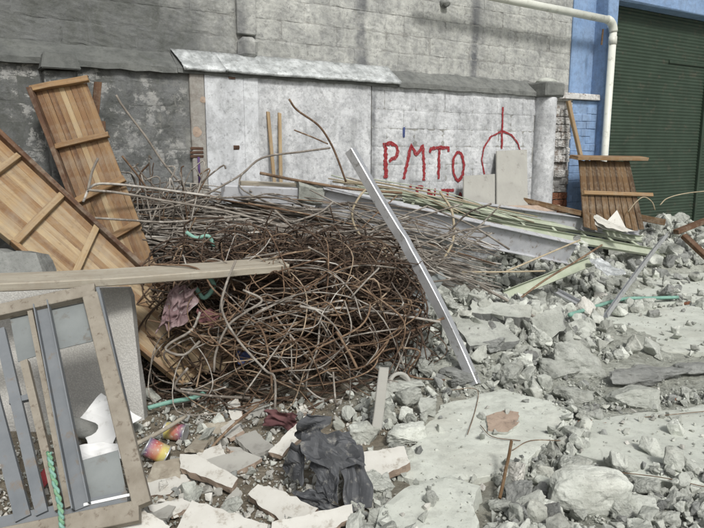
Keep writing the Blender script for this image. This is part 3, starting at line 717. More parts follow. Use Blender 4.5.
# ------------------------------------------------------------------ steel window frame, leaning on the plank
P_a, P_b, P_c = A(88, 296, 3.36), A(143, 503, 2.60), A(0, 316, 3.26)
fn = (P_b - P_a).cross(P_c - P_a).normalized()
if fn.y > 0: fn = -fn
def FP(px, py, d=0.0): return on_plane(px, py, P_a + fn * d, fn)
fr = thing('steel_window_frame', G(70, 512, .05), 'tan and blue grey steel window frame leaning in front of the concrete slab', 'window frame')
bar('top_rail', FP(-60, 325), FP(96, 291), rect(.075, .05, .003), fn, M_framet, fr, 3, .001)
fst = bar('stile', FP(91, 296), FP(143, 506), rect(.078, .05, .003), fn, M_framet, fr, 3, .001)
bar('stile_lip', FP(99, 290, -.02), FP(148, 502, -.02), rect(.018, .06), fn, M_frameb, fst, 2)
bar('bottom_rail', FP(-60, 553), FP(140, 511), rect(.09, .05, .003), fn, M_framet, fr, 3, .001)
bar('bottom_bead', FP(-60, 536, -.03), FP(128, 497, -.03), rect(.05, .03), fn, M_frameb, fr, 3, .001)
fmu = bar('mullion', FP(43, 306, -.012), FP(83, 508, -.012), chan(.075, .045, .006), fn, M_frameb, fr, 3, .001)
bar('mullion_bead', FP(31, 312, -.012), FP(70, 508, -.012), rect(.025, .04), fn, M_framet, fmu, 2, .001)
bar('mullion_bead', FP(25, 362, .0), FP(60, 510, .0), rect(.035, .04), fn, M_framet, fr, 2, .001)
bar('glazing_bar', FP(0, 330, -.014), FP(43, 514, -.014), rect(.05, .03), fn, M_frameb, fr, 2, .001)
bar('glazing_bar', FP(-20, 350, -.014), FP(24, 519, -.014), rect(.065, .03), fn, M_frameb, fr, 2, .001)
bar('cross_bar', FP(10, 402, -.02), FP(32, 397, -.02), rect(.03, .025), fn, M_frameb, fr, 1)
plate('panel_sheet', [FP(10, 318, -.035), FP(85, 302, -.035), FP(97, 340, -.035), FP(47, 352, -.035), FP(18, 362, -.035)], .004, fn, M_sheet, fr, sub=False)
plate('panel_sheet', [FP(48, 470, -.035), FP(118, 450, -.035), FP(128, 500, -.035), FP(56, 516, -.035)], .004, fn, M_sheet, fr, sub=False)
bar('white_bead', FP(84, 505, -.012), FP(130, 495, -.012), rect(.012, .012), fn, M_styro, fr, 1)
rope = thing('green_rope', GT(64, 545), 'green and yellow twisted rope hanging on the steel window frame', 'rope')
rc = catmull([FP(49, 452, .045), FP(53, 475, .055), FP(60, 505, .06), FP(62, 528, .06), GT(64, 548) + V((0, 0, .01))], 14)
for k_, m_ in ((0, M_greenp), (1, M_rope)):
    tube('strand', [p + V((math.cos(i_ * .9 + k_ * math.pi), math.sin(i_ * .9 + k_ * math.pi), 0)) * .0065 for i_, p in enumerate(rc)], .0075, m_, rope, 6)
tag(plate('plastic_scrap', [GT(36, 492) + V((0, 0, .06)), GT(46, 486) + V((0, 0, .1)), GT(50, 494) + V((0, 0, .07)), GT(42, 500) + V((0, 0, .05))], .004, (0, -.5, 1), M_redp), 'small crushed red plastic scrap behind the steel window frame', 'plastic')

# ------------------------------------------------------------------ leaning steel stud, slightly bowed and twisted
ub, ut = GT(474, 389) + V((0, 0, .03)), A(349, 150, 4.85)
st = thing('steel_stud', ub, 'bright galvanised steel stud leaning against the rebar pile, foot in the rubble', 'steel stud')
pth = [ut, A(378, 200, 4.72), A(408, 250, 4.58), A(436, 302, 4.45), A(458, 348, 4.38), ub]
pc = catmull(pth, 5); prof = [(-.042, 0), (.022, 0), (.026, -.004), (.026, -.06), (.022, -.06), (.022, -.006), (-.038, -.004), (-.038, -.03), (-.042, -.03)]
vs_, fs, n = [], [], len(prof)
for i, p in enumerate(pc):
    t = (pc[min(i + 1, len(pc) - 1)] - pc[max(i - 1, 0)]).normalized()
    x = V((.80, -.50 - .06 * i / len(pc), .33)); x = (x - t * x.dot(t)).normalized(); nr = t.cross(x)
    if nr.y > 0: nr = -nr
    dent = -.012 if i == 9 else 0
    for (a, c) in prof: vs_.append(p + x * a + nr * (c + dent))
for i in range(len(pc) - 1):
    for k in range(n): a, c = i * n + k, i * n + (k + 1) % n; fs.append((a, c, c + n, a + n))
fs += [tuple(reversed(range(n))), tuple(range((len(pc) - 1) * n, len(pc) * n))]
world_mesh('stud_profile', vs_, fs, M_steel, st)
plate('bent_flange', [A(368, 186, 4.82), A(375, 182, 4.80), A(377, 194, 4.80), A(372, 200, 4.82)], .003, (.2, -1, .3), M_steel, st, sub=False)
# bent gusset plate behind it
gp = plate('gusset_plate', [A(402, 306, 4.95), A(424, 282, 5.0), A(440, 271, 5.05), A(447, 277, 5.05), A(432, 296, 5.0), A(428, 318, 4.9), A(415, 322, 4.88), A(411, 312, 4.9)], .006, (-.2, -1, .5), M_sheet, None, sub=False)
tag(gp, 'bent grey steel plate lying in the rebar beside the galvanised stud', 'steel plate')

# ------------------------------------------------------------------ steel beams and ladder joists lying against the wall
def ibm(label, p0, p1, w_, h, mat, t=.008, up=(0, -.25, 1), name='steel_beam', segs=4):
    return tag(bar(name, p0, p1, ibeam(w_, h, t), up, mat, None, segs, .001), label, 'steel beam')
ibm('pale grey painted steel beam running down past the graffiti to the green joists', A(318, 199, 5.95), A(572, 253, 7.3), .10, .26, M_primer, up=(.1, -.35, 1))
ibm('pale grey painted steel beam lying behind the green joists below the round column', A(440, 205, 7.2), A(604, 226, 8.5), .1, .17, M_primer)
ibm('short pale grey steel beam lying on the heap below the dark formwork panel', A(565, 221, 8.6), A(640, 229, 8.9), .1, .16, M_primer)
bp = thing('concrete_beam', A(270, 190, 5.9), 'pale painted beam with a rusty broken end lying on top of the rebar pile', 'beam')
bar('beam_body', A(222, 192, 5.7), A(302, 195, 5.95), rect(.13, .15, .008), (0, -.2, 1), M_primer, bp, 4, .003, rag=.02)
bar('rusty_top', A(240, 184, 5.72), A(302, 186, 5.97), rect(.06, .05, .004), (0, -.2, 1), M_woodg, bp, 2, .002)
bar('broken_end', A(297, 190, 5.9), A(321, 194, 6.0), rect(.18, .19, .03), (0, -.2, 1), M_conc, bp, 3, .018, rag=.03)
def joist(label, a0, a1, b0, b1, mat, nst=7, cw=.085):
    """ladder joist: two channel chords and struts between them"""
    o = thing('ladder_joist', min((a0, a1), key=lambda p: p.z), label, 'joist', None)
    nrm = V((.1, -.75, .66))
    for (p, q) in ((a0, a1), (b0, b1)):
        bar('chord', p, q, chan(cw, .04, .005), nrm, mat, o, 5, .0015, (0, .01))
    for i in range(nst + 1):
        f = (i + .3) / (nst + .6); p, q = a0.lerp(a1, f), b0.lerp(b1, f)
        bar('strut', p, q, rect(.03, .03, .003), nrm, mat, o, 1)
    return o
joist('green ladder joist lying lowest, its end on the concrete floor', A(396, 211, 6.5), A(680, 258, 9.15), A(402, 198, 6.8), A(655, 243, 9.2), M_green, 8, .13)
joist('green ladder joist lying behind the other, under the cream sheets', A(420, 208, 6.95), A(640, 240, 9.0), A(424, 203, 7.15), A(612, 224, 9.0), M_green, 7, .10)
tag(bar('steel_channel', A(505, 296, 6.6), A(590, 262, 7.3), chan(.11, .05, .005), (.1, -1, .5), M_green, None, 3, .001), 'green steel channel half buried in rubble under the pale beam', 'steel channel')
tag(bar('steel_channel', A(556, 293, 6.4), A(603, 318, 6.0), chan(.07, .04, .005), (-.2, -.6, 1), M_steel, None, 3, .001), 'grey steel channel sloping through the rubble near the green hose', 'steel channel')
tag(bar('steel_channel', A(608, 318, 5.9), A(668, 236, 7.6), angle(.06, .05, .005), (-.6, -.5, 1), M_steel, None, 4, .002, (0, .02)), 'dusty grey angle iron rising from the rubble to the heap by the shutter', 'angle iron')
# thin green and cream strips tangled on top of the beams
rnd = random.Random(21)
for i in range(18):
    a = A(rnd.uniform(318, 375), rnd.uniform(174, 200), 6.3 + rnd.uniform(-.2, .4)); c = A(rnd.uniform(440, 545), 217 + rnd.uniform(-5, 9), 7.0 + rnd.uniform(-.2, .4))
    m_ = (M_green, M_cord, M_green, M_rebarg)[i % 4]
    mid = a.lerp(c, .5) + V((0, 0, rnd.uniform(-.02, .10)))
    tag(tube('metal_strip', catmull([a, mid, c], 6), rnd.uniform(.006, .011), m_, None, 5),
        'thin green painted strip strewn over the pale steel beams' if m_ is M_green else ('thin cream strip strewn over the pale steel beams' if m_ is M_cord else 'thin grey rod strewn over the pale steel beams'), 'strip', 'strips strewn over the steel beams ' + m_.name)
# grey boards leaning under the graffiti circle
for poly, lab in (([(497, 151), (527, 149.5), (528, 215), (497, 216)], 'taller grey fibre cement board leaning under the graffiti circle'),
                  ([(464, 176), (495, 174), (495, 216), (464, 217)], 'shorter grey fibre cement board leaning beside the taller one under the graffiti')):
    tag(plate('cement_board', [WB(px, py, -.05 - .3 * (py - 150) / 65) for px, py in poly], .02, WN, M_fibre, sub=False), lab, 'board')
tag(plate('cement_board', [WB(486, 206, -.34), WB(560, 205, -.34), WB(562, 211, -.4), WB(488, 212, -.4)], .05, WN, M_tileside), 'tan board edge lying below the grey leaning boards', 'board')

# ------------------------------------------------------------------ crumpled sheets
def crumple(name, quad, mat, parent=None, nu=16, nv=16, amp=.05, freq=5.0, seed=0, thick=.003, edge=.15, ridged=True, ap=None, crisp=False):
    """sheet over four world corners with sharp ridged folds"""
    a, b_, c, d = map(V, quad); n = (b_ - a).cross(d - a).normalized()
    if n.dot(CAM - a) < 0: n = -n
    vs_, fs = [], []; size = max((b_ - a).length, (d - a).length)
    for j in range(nv + 1):
        for i in range(nu + 1):
            u, v_ = i / nu, j / nv
            eu = edge * mnoise.noise(V((v_ * 3, seed, 1 if u < .5 else 2))) ; ev = edge * mnoise.noise(V((u * 3, seed + 9, 1 if v_ < .5 else 2)))
            uu = min(1.15, max(-.15, u + eu * abs(2 * u - 1))); vv = min(1.15, max(-.15, v_ + ev * abs(2 * v_ - 1)))
            p = a.lerp(b_, uu).lerp(d.lerp(c, uu), vv)
            q = V((u * freq, v_ * freq, seed * 3.7))
            if ap:  # folds radiating from a pinch
                du, dv = u - ap[0], v_ - ap[1]; ang = math.atan2(dv, du); rr = math.hypot(du, dv)
                h = (abs(math.sin(ang * ap[2] + 1.5 * mnoise.noise(q * .3))) - .5) * min(1, rr * 1.6) + .35 * mnoise.noise(q)
            elif ridged: h = 1 - 2 * abs(mnoise.noise(q)) + .5 * (1 - 2 * abs(mnoise.noise(q * 2.1 + V((5, 1, 2)))))
            else: h = mnoise.noise(q)
            vs_.append(p + n * h * amp + V((mnoise.noise(q + V((9, 0, 0))), 0, mnoise.noise(q + V((0, 7, 0))))) * amp * .5)
    for j in range(nv):
        for i in range(nu): k = j * (nu + 1) + i; fs.append((k, k + 1, k + nu + 2, k + nu + 1))
    o = world_mesh(name, vs_, fs, mat, parent, not crisp)
    md = o.modifiers.new('thick', 'SOLIDIFY'); md.thickness = thick
    if crisp: return o
    md2 = o.modifiers.new('sub', 'SUBSURF'); md2.levels = 1; md2.render_levels = 1
    return o
tp = thing('rubber_sheet', GT(335, 500), 'crumpled black rubber sheet draped over the rubble among white board pieces', 'sheet')
up = V((0, 0, 1))
def T(px, py, h): 
    p = GT(px, py); r = (CAM - p); return p + r * (h / r.z)      # a point h above the ground that shows at this pixel
crumple('left_flap', [T(292, 440, .30), T(306, 452, .24), T(302, 486, .10), T(284, 470, .12)], M_tarp, tp, 16, 12, .026, 2.2, 1, ap=(1, .3, 5), crisp=True)
crumple('upper_flap', [T(294, 436, .26), T(304, 414, .38), T(332, 416, .36), T(318, 444, .28)], M_tarp, tp, 14, 12, .034, 2.2, 2, ap=(.9, .9, 4), crisp=True)
crumple('main_drape', [T(302, 436, .30), T(350, 434, .30), T(366, 470, .18), T(304, 468, .22)], M_tarp, tp, 13, 11, .032, 2.6, 3, crisp=True)
crumple('hanging_fold', [T(312, 462, .2), T(340, 462, .2), T(338, 506, .06), T(318, 496, .08)], M_tarp, tp, 11, 12, .03, 2.4, 4, crisp=True)
crumple('right_tail', [T(338, 450, .24), T(362, 448, .22), T(374, 508, .03), T(344, 512, .04)], M_tarp, tp, 14, 20, .03, 3, 5, ap=(.3, -.2, 6), crisp=True)
crumple('lower_fold', [T(296, 490, .10), T(330, 492, .10), T(350, 516, .03), T(300, 508, .04)], M_tarp, tp, 11, 11, .025, 2.4, 6, crisp=True)
cl = crumple('dirty_rag', [A(170, 288, 4.10), A(198, 284, 4.14), A(188, 322, 4.06), A(156, 334, 4.02)], M_cloth, None, 34, 34, .045, 4.6, 8, edge=.25)
tag(cl, 'dirty pink and grey rag caught on the rebar under the timber plank', 'rag')
tag(crumple('dirty_rag', [A(196, 308, 4.15), A(222, 312, 4.2), A(214, 326, 4.15), A(196, 324, 4.12)], M_maroon, None, 12, 12, .04, 3, 18, edge=.25), 'small dark maroon rag scrap in the rebar beside the pink rag', 'rag')
tag(crumple('dirty_rag', [T(268, 408, .16), T(302, 414, .16), T(296, 430, .06), T(266, 424, .06)], M_maroon, None, 14, 14, .03, 3, 12), 'maroon rag lying under the front edge of the rebar', 'rag')
tag(crumple('plastic_scrap', [A(234, 350, 4.3), A(252, 346, 4.35), A(256, 362, 4.3), A(238, 366, 4.25)], M_bluep, None, 10, 10, .03, 3, 14), 'crumpled blue plastic scrap caught inside the rebar tangle', 'plastic')
tag(crumple('white_sheet', [A(586, 212, 8.3), A(606, 222, 8.2), A(636, 233, 8.1), A(604, 229, 8.1)], M_tile, None, 10, 10, .03, 2, 31), 'creased cream sheet lying flat along the joist ends', 'sheet')
tag(plate('white_sheet', [A(587, 211, 8.3), A(606, 222, 8.2), A(617, 210, 8.35), A(628, 232, 8.15), A(604, 229, 8.12), A(594, 224, 8.2)], .006, (0, -.6, 1), M_tile), 'pointed cream sheet of board standing on the joists by the heap', 'sheet')
tag(crumple('metal_sheet', [A(588, 262, 7.2), A(600, 260, 7.3), A(626, 276, 7.0), A(606, 279, 6.9)], M_foil, None, 12, 12, .03, 3, 33), 'shiny crumpled white metal sheet in the rubble under the joists', 'metal sheet')
tag(crumple('white_sheet', [T(70, 448, .10), T(128, 442, .12), T(126, 462, .05), T(78, 464, .05)], M_styro, None, 14, 10, .02, 2, 41, .008), 'crumpled white sheet on the ground inside the steel window frame', 'sheet')
tag(plate('white_sheet', [A(78, 420, 3.55), A(101, 393, 3.68), A(142, 418, 3.58), A(118, 432, 3.45), A(112, 446, 3.38), A(88, 444, 3.38)], .012, (0, -1, .5), M_styro, rough=.004), 'broken white foam sheet leaning on the pebbledashed slab', 'sheet')
tag(tube('cement_pipe', [A(66, 424, 3.4), A(94, 433, 3.5)], .055, M_concd, None, 14), 'short grey cement pipe lying beside the white foam sheet', 'pipe')

# ------------------------------------------------------------------ paint cans
def can(label, c, ax, r=.05, h=.115):
    b = NB('can_label'); v = b.coord('Object'); X = b.xyz(v)
    t = b.math('ADD', b.math('MULTIPLY', X[2], 1 / h), b.math('MULTIPLY', b.noise(v, 14, 3), .10))
    t = b.math('ADD', t, .45)
    col = b.ramp(t, [(.08, rgb(88, 88, 122)), (.22, rgb(150, 84, 110)), (.40, rgb(182, 92, 78)), (.58, rgb(190, 120, 76)), (.70, rgb(202, 184, 92)), (.95, rgb(186, 180, 104))])
    col = b.mix(b.ramp(b.noise(v, 60, 3), [(.60, 0.0), (.64, .7)]), col, rgb(220, 214, 204))
    col = b.mix(b.ramp(b.noise(v, 22, 5), [(.45, .15), (.65, .6)]), col, rgb(168, 158, 142))
    m_ = b.out(col, .5, None, 0, .4)
    o = thing('paint_can', c, label, 'can', None)
    q = V(ax).to_track_quat('Z', 'Y').to_matrix().to_4x4(); n = 18
    def lz(name, prof, mat):
        vs_, fs = [], []
        for (rr, z) in prof:
            for k in range(n): a = 6.2832 * k / n; vs_.append((rr * math.cos(a) * (1 + .05 * math.sin(2 * a)), rr * math.sin(a), z))
        for i in range(len(prof) - 1):
            for k in range(n): a, e = i * n + k, i * n + (k + 1) % n; fs.append((a, e, e + n, a + n))
        return link(name, mesh(name, vs_, fs), mat, o, Matrix.Translation(c) @ q, True)
    lz('label_wrap', [(r, -h * .44), (r, h * .44)], m_)
    lz('rim', [(r * 1.0, h * .44), (r * 1.05, h * .47), (r * 1.05, h * .5), (r * .97, h * .5), (r * .95, -h * .40), (.002, -h * .41)], M_steel)
    lz('base', [(r, -h * .44), (r * 1.04, -h * .47), (r * 1.03, -h * .5), (r * .95, -h * .49), (.002, -h * .48)], M_steel)
can('crushed paint can with red and yellow label tipped beside the steel window frame', GT(157, 465) + V((0, 0, .085)), (.75, .1, -.45), .052, .13)
can('paint can with red and yellow label lying on its side behind a fallen stick', GT(176, 442) + V((0, 0, .065)), (-.95, .12, .10), .05, .13)
# ------------------------------------------------------------------ rebar
LAB_T = 'rusty bent rebar rod in the tangle under the timber plank'
LAB_L = 'long grey brown rebar rod lying along the top of the rebar pile'
rods = []          # (points, radius, kind)
rnd = random.Random(77)
def zcap(x, y):    # surface of the pile
    a = blob(x, y, -0.62, 5.0, .95, .85, 1.30); b_ = blob(x, y, -.5, 4.55, .85, .5, .62)
    c = blob(x, y, .55, 5.5, .9, .6, .55)
    return min(1.22, max(a, b_, c, (a + b_) * .8))
# long rods of the upper bundle
for i in range(400):
    v_ = rnd.random() ** .8; dp = rnd.uniform(0, .25)
    a = A(rnd.uniform(95, 250), 196 + 60 * v_ + rnd.gauss(0, 9), 5.65 - .75 * v_ + dp)
    c = A(rnd.uniform(345, 505), 246 + 52 * v_ + rnd.gauss(0, 14), 6.5 - 1.0 * v_ + dp)
    if rnd.random() < .25: a = a.lerp(c, rnd.uniform(.1, .45))
    if rnd.random() < .3: c = c.lerp(a, rnd.uniform(.1, .4))
    d = (c - a); side = d.cross(V((0, 0, 1))).normalized()
    pts = [a]
    w1, w2 = rnd.gauss(0, .05), rnd.gauss(0, .04)
    for q in (0.25, .5, .75):
        pts.append(a.lerp(c, q) + side * (w1 + rnd.gauss(0, .03)) + V((0, 0, .09 * 4 * q * (1 - q) + w2 + rnd.gauss(0, .02))))
    pts.append(c)
    if rnd.random() < .35:   # hooked end
        pts.insert(0, a - d.normalized() * rnd.uniform(.02, .06) + V((0, rnd.uniform(-.05, .05), rnd.uniform(-.05, .14))))
        pts.insert(0, pts[0] + V((rnd.uniform(0, .10), rnd.uniform(-.05, .05), rnd.uniform(-.04, .12))))
    rods.append((catmull(pts, 4), rnd.uniform(.0042, .009), 'L'))
for i in range(60):          # shorter bars lying crosswise over the bundle
    v_ = rnd.random(); p = A(rnd.uniform(230, 480), 205 + 30 * (v_) + rnd.uniform(0, 55), 5.5 - .6 * v_); an = rnd.uniform(-1.2, 1.2)
    d = V((math.cos(an), rnd.uniform(-.3, .5), math.sin(an) * .55)).normalized() * rnd.uniform(.15, .45)
    p.z += .03; rods.append((catmull([p - d, p + V((rnd.gauss(0, .03), 0, rnd.gauss(0, .03))), p + d], 5), rnd.uniform(.006, .010), 'L'))
for i in range(26):          # loose ends sticking up at the back of the pile
    p = A(rnd.uniform(110, 200), rnd.uniform(196, 225), rnd.uniform(5.1, 5.5)); d = V((rnd.uniform(-.5, .7), rnd.uniform(-.3, .2), rnd.uniform(.1, 1))).normalized()
    q = p + d * rnd.uniform(.15, .4); rods.append((catmull([p - d * .5 + V((0, 0, -.1)), p, q, q + V((rnd.uniform(-.12, .12), 0, rnd.uniform(-.10, .06)))], 4), rnd.uniform(.005, .008), 'L'))
# wandering bent rods of the front tangle: straight runs, kinks and slow curls
def inside(p):
    return abs((p.x + .54) / .96) ** 2.6 + abs((p.y - 4.8) / .78) ** 2.6 + (max(0, p.z - .1) / .86) ** 2.6
N_T, tries, made = 1150, 0, 0
while made < N_T and tries < 9000:
    tries += 1
    p = V((rnd.uniform(-1.45, .5), rnd.uniform(4.02, 5.5), rnd.uniform(.04, .95)))
    if inside(p) > 1.0: continue
    ang = rnd.gauss(0, .75) + (math.pi if rnd.random() < .5 else 0); el = rnd.gauss(0, .5)
    d = V((math.cos(ang) * math.cos(el), math.sin(ang) * math.cos(el) * .7, math.sin(el))).normalized()
    ctl = [p.copy()]; n = rnd.randint(3, 7)
    kind = rnd.random()
    for k in range(n):
        p = p + d * rnd.uniform(.14, .36); p.z = max(.02 + gh(p.x, p.y) * .2, p.z); ctl.append(p.copy())
        e = inside(p)
        turn = .16 if kind < .5 else (.5 if kind < .8 else .9)
        d = (d + V((rnd.gauss(0, turn), rnd.gauss(0, turn * .7), rnd.gauss(0, turn)))).normalized()
        if e > .8: d = (d + (V((-.48, 4.8, .4)) - p).normalized() * min(1.2, .9 * (e - .5))).normalized()
    if kind > .80:          # sharp kinks
        kk = [ctl[0]]
        for a, b_, c in zip(ctl, ctl[1:], ctl[2:]): kk += [b_.lerp(a, .12), b_.lerp(c, .12)]
        pts = kk + [ctl[-1]]
    else: pts = catmull(ctl, 5)
    rods.append((pts, rnd.choice((.0034, .004, .0045, .0056, .0066)), 'T')); made += 1
for i in range(150):         # rods trailing out of the tangle to the right and up into the bundle
    p = V((rnd.uniform(-1.3, .25), rnd.uniform(4.25, 4.9), 0)); p.z = rnd.uniform(.45, .98) if p.x < -.1 else rnd.uniform(.1, .8)
    q = p + V((rnd.uniform(.5, 1.3), rnd.uniform(-.1, .7), rnd.uniform(-.5, .18)))
    if q.x > .42: q.x = rnd.uniform(.2, .45)
    q.z = max(q.z, gh(q.x, q.y) + .04); m0 = p.lerp(q, .5) + V((rnd.gauss(0, .06), rnd.gauss(0, .05), rnd.gauss(.05, .07)))
    rods.append((catmull([p - V((rnd.uniform(.1, .4), rnd.uniform(-.2, .1), rnd.uniform(-.1, .15))), p, m0, q, q + V((rnd.uniform(.02, .14), rnd.uniform(-.1, .1), rnd.uniform(-.10, .08)))], 5), rnd.uniform(.004, .0075), 'T'))
front = []
for i in range(22):          # big loose loops in front of the tangle
    cx, cz = rnd.uniform(-1.25, -.25), rnd.uniform(.15, .8); n = rnd.randint(4, 6); an = rnd.uniform(0, 6.28); rr = rnd.uniform(.14, .42); sp = rnd.uniform(.25, .7) * rnd.choice((-1, 1))
    pts = []
    for k in range(n):
        an += sp; rr *= rnd.uniform(.85, 1.3)
        x, z = cx + rr * math.cos(an), max(.05, cz + rr * .75 * math.sin(an))
        yb = 4.8 - .78 * max(0, 1 - min(1, abs((x + .54) / 1.05) ** 2.6 + (max(0, z - .1) / .95) ** 2.6)) ** (1 / 2.6)
        pts.append(V((x, yb - rnd.uniform(.0, .12), z)))
    front.append((catmull(pts, 5), rnd.uniform(.004, .0065), 'T'))
# choose the rods that stand out most as things; the rest is one mass
def key(r_):
    if r_[2] == 'L': return -max(p.z - .12 * p.y for p in r_[0]) * 1.0
    return min(p.y - .4 * p.z for p in r_[0])
Ls = sorted([r_ for r_ in rods if r_[2] == 'L'], key=key); Ts = sorted([r_ for r_ in rods if r_[2] == 'T'], key=key)
solo = Ls[:110] + front + Ts[:145]; mass = Ls[110:] + Ts[145:]
def rod_words(pts, r_):
    L = sum((pts[i + 1] - pts[i]).length for i in range(len(pts) - 1)); chord = (pts[-1] - pts[0]).length / max(L, 1e-6)
    return ('thick' if r_ > .0055 else 'thin'), ('long' if L > 1.3 else 'short'), ('nearly straight' if chord > .94 else ('gently bent' if chord > .75 else 'sharply curled'))
for (pts, r_, kd) in solo:
    grey = rnd.random() < (.8 if kd == 'L' else .4)
    o = tube('rebar_rod', pts, r_, M_rebarg if grey else M_rebar, None, 5)
    a, c, e = rod_words(pts, r_); clr = 'grey brown' if grey else 'rusty brown'
    if kd == 'L': tag(o, f'{a} {clr} {e} rebar rod lying along the top of the rebar pile', 'rebar', f'{a} {clr} {e} rods along the pile top')
    else: tag(o, f'{a} {c} {clr} {e} rebar rod in the tangle under the timber plank', 'rebar', f'{a} {c} {clr} {e} rods in the tangle')
for kd, m_, lab in (('L', M_rebarg, 'mass of grey rebar rods packed inside the pile'), ('T', M_rebard, 'mass of rusty bent rods packed inside the tangle')):
    vs_, fs = [], []
    for (pts, r_, k_) in mass:
        if k_ == kd:
            a, c = tube_geo(pts, r_, 4, len(vs_)); vs_ += a; fs += c
    tag(world_mesh('rebar_mass', vs_, fs, m_, None, True), lab, 'rebar', kind='stuff')
# rods one can follow in the photograph
def rod(pp_, Ys, label, r_=.008, mat=M_rebar, cat='rebar', group=None, per=5, name='rebar_rod'):
    n = len(pp_); Ys = Ys if isinstance(Ys, (list, tuple)) else [Ys] * n
    pts = [A(px, py, Ys[0] + (Ys[-1] - Ys[0]) * i / max(1, n - 1)) for i, (px, py) in enumerate(pp_)]
    return tag(tube(name, catmull(pts, per), r_, mat, None, 6), label, cat, group)
rod([(289, 99), (297, 110), (318, 125), (330, 142), (338, 160), (346, 182)], [5.9, 6.0], 'thick bent rusty rod rising above the pile in front of the white wall', .0105)
rod([(294, 130), (312, 137), (328, 144)], [5.95, 5.95], 'short thin rod crossing the thick bent rod', .007)
rod([(118, 212), (180, 205), (236, 178), (262, 158), (300, 152), (330, 148)], [5.0, 5.8], 'long pale rod arching up from the pile against the white wall', .009, M_rebarg)
rod([(116, 95), (124, 108), (146, 137), (165, 165), (192, 196)], [5.3, 5.4], 'straight rod with a hooked top leaning on the dark wall', .010, M_rebarg)
rod([(122, 156), (135, 172), (148, 190)], [5.2, 5.3], 'dark short rod sticking up at the pile end beside the formwork panels', .009)
rod([(260, 173), (300, 181), (352, 189), (402, 193)], [5.7, 6.1], 'straight rusty bar lying along the top of the pale broken beam', .014)
rod([(88, 190), (120, 193), (160, 200), (230, 212), (300, 232)], [4.75, 5.2], 'pale rod running out of the pile over the leaning formwork panels', .010, M_rebarg)
rod([(83, 202), (92, 186), (112, 184), (150, 188), (210, 196)], [4.7, 5.2], 'pale rod with a hooked end over the leaning formwork panels', .010, M_rebarg)
rod([(95, 218), (128, 220), (170, 222), (240, 216)], [4.7, 5.1], 'pale straight rod poking out above the plank over the formwork', .009, M_rebarg)
rod([(98, 158), (92, 172), (88, 190)], [4.8, 4.75], 'short pale bent rod end against the upright formwork panel', .010, M_rebarg)
rod([(150, 264), (196, 268), (214, 290), (240, 312), (262, 330), (270, 366), (272, 395)], [4.05, 3.9], 'thin rod looping from the plank down in front of the tangle', .007)
rod([(243, 290), (262, 300), (246, 312), (228, 326), (216, 352), (214, 372)], [3.92, 3.9], 'bent rod zigzagging down in front of the tangle', .008, M_rebarg)
rod([(200, 312), (192, 330), (172, 342), (166, 350), (184, 355), (200, 341)], [3.95, 3.92], 'pale hooked rod bent in a sharp loop below the pink rag', .009, M_rebarg, per=3)
rod([(188, 368), (175, 384), (180, 391), (212, 396), (250, 398)], [3.95, 3.9], 'pale rod with a right angle bend low in front of the tangle', .009, M_rebarg, per=3)
rod([(236, 260), (226, 285), (222, 310), (238, 340), (265, 370), (275, 380), (274, 430)], [3.98, 3.75], 'long rod hanging from the pile top to the maroon rag', .008, M_rebarg)
rod([(300, 306), (318, 310), (326, 312), (340, 308), (380, 312), (440, 322)], [3.98, 4.35], 'rod with a kinked end crossing the tangle towards the stud', .009, M_rebarg)
rod([(270, 372), (300, 366), (330, 355), (350, 347), (400, 335), (444, 318)], [3.9, 4.4], 'rusty rod sweeping up across the tangle front', .010)
rod([(372, 362), (382, 352), (400, 348), (420, 352), (408, 372), (418, 378), (445, 380)], [4.2, 4.2], 'thin rod curling over the cement collar', .007)
rod([(337, 332), (350, 354), (357, 368)], [3.95, 3.9], 'short straight rod end in front of the tangle', .009)
rod([(258, 405), (230, 428), (205, 455), (176, 490), (160, 500)], [3.7, 3.1], 'rusty rod lying across the white debris in front of the tangle', .009)
rod([(370, 186), (360, 196), (352, 214), (360, 235), (384, 250)], [5.3, 5.2], 'pale curled cable loop behind the galvanised stud', .010, M_cord, 'cable', name='cable')
rod([(440, 192), (452, 212), (453, 240), (442, 262)], [6.0, 5.8], 'tan cable curving down over the pale steel beam', .012, M_cord, 'cable', name='cable')
rod([(384, 244), (388, 268), (402, 281), (420, 284)], [5.2, 5.1], 'pale bent cable low behind the galvanised stud', .012, M_cord, 'cable', name='cable')
rod([(518, 300), (545, 280), (575, 262), (602, 245)], [5.9, 6.9], 'rusty rod rising over the green channel towards the joists', .011)
rod([(505, 272), (540, 257), (580, 240)], [6.2, 6.8], 'tan rod resting on the side of the pale steel beam', .010, M_cord)
rod([(480, 286), (510, 302), (540, 320), (556, 323)], [5.4, 5.0], 'thick grey bar lying across the tilted triangular slab', .014, M_rebarg)
rod([(462, 272), (500, 272), (545, 271)], [5.8, 6.2], 'pale straight rod lying level behind the rubble ridge', .009, M_cord)
rod([(660, 205), (668, 198), (688, 193), (720, 190)], [8.6, 8.8], 'thin wire arching out of the heap in front of the shutter', .007, M_cord, 'wire', name='wire')
rod([(628, 212), (636, 202), (644, 197), (652, 202), (655, 210)], [8.5, 8.6], 'thin wire hoop standing out of the heap by the formwork panel', .007, M_cord, 'wire', name='wire')
rod([(148, 408), (170, 402), (192, 398), (206, 392)], [3.85, 4.1], 'pale green plastic conduit lying beside the concrete slab', .016, M_greenp, 'conduit', name='plastic_conduit')
rod([(136, 444), (160, 432), (186, 416)], [3.2, 3.6], 'thin wooden stick lying between the two paint cans', .013, M_woodg, 'stick', name='stick')
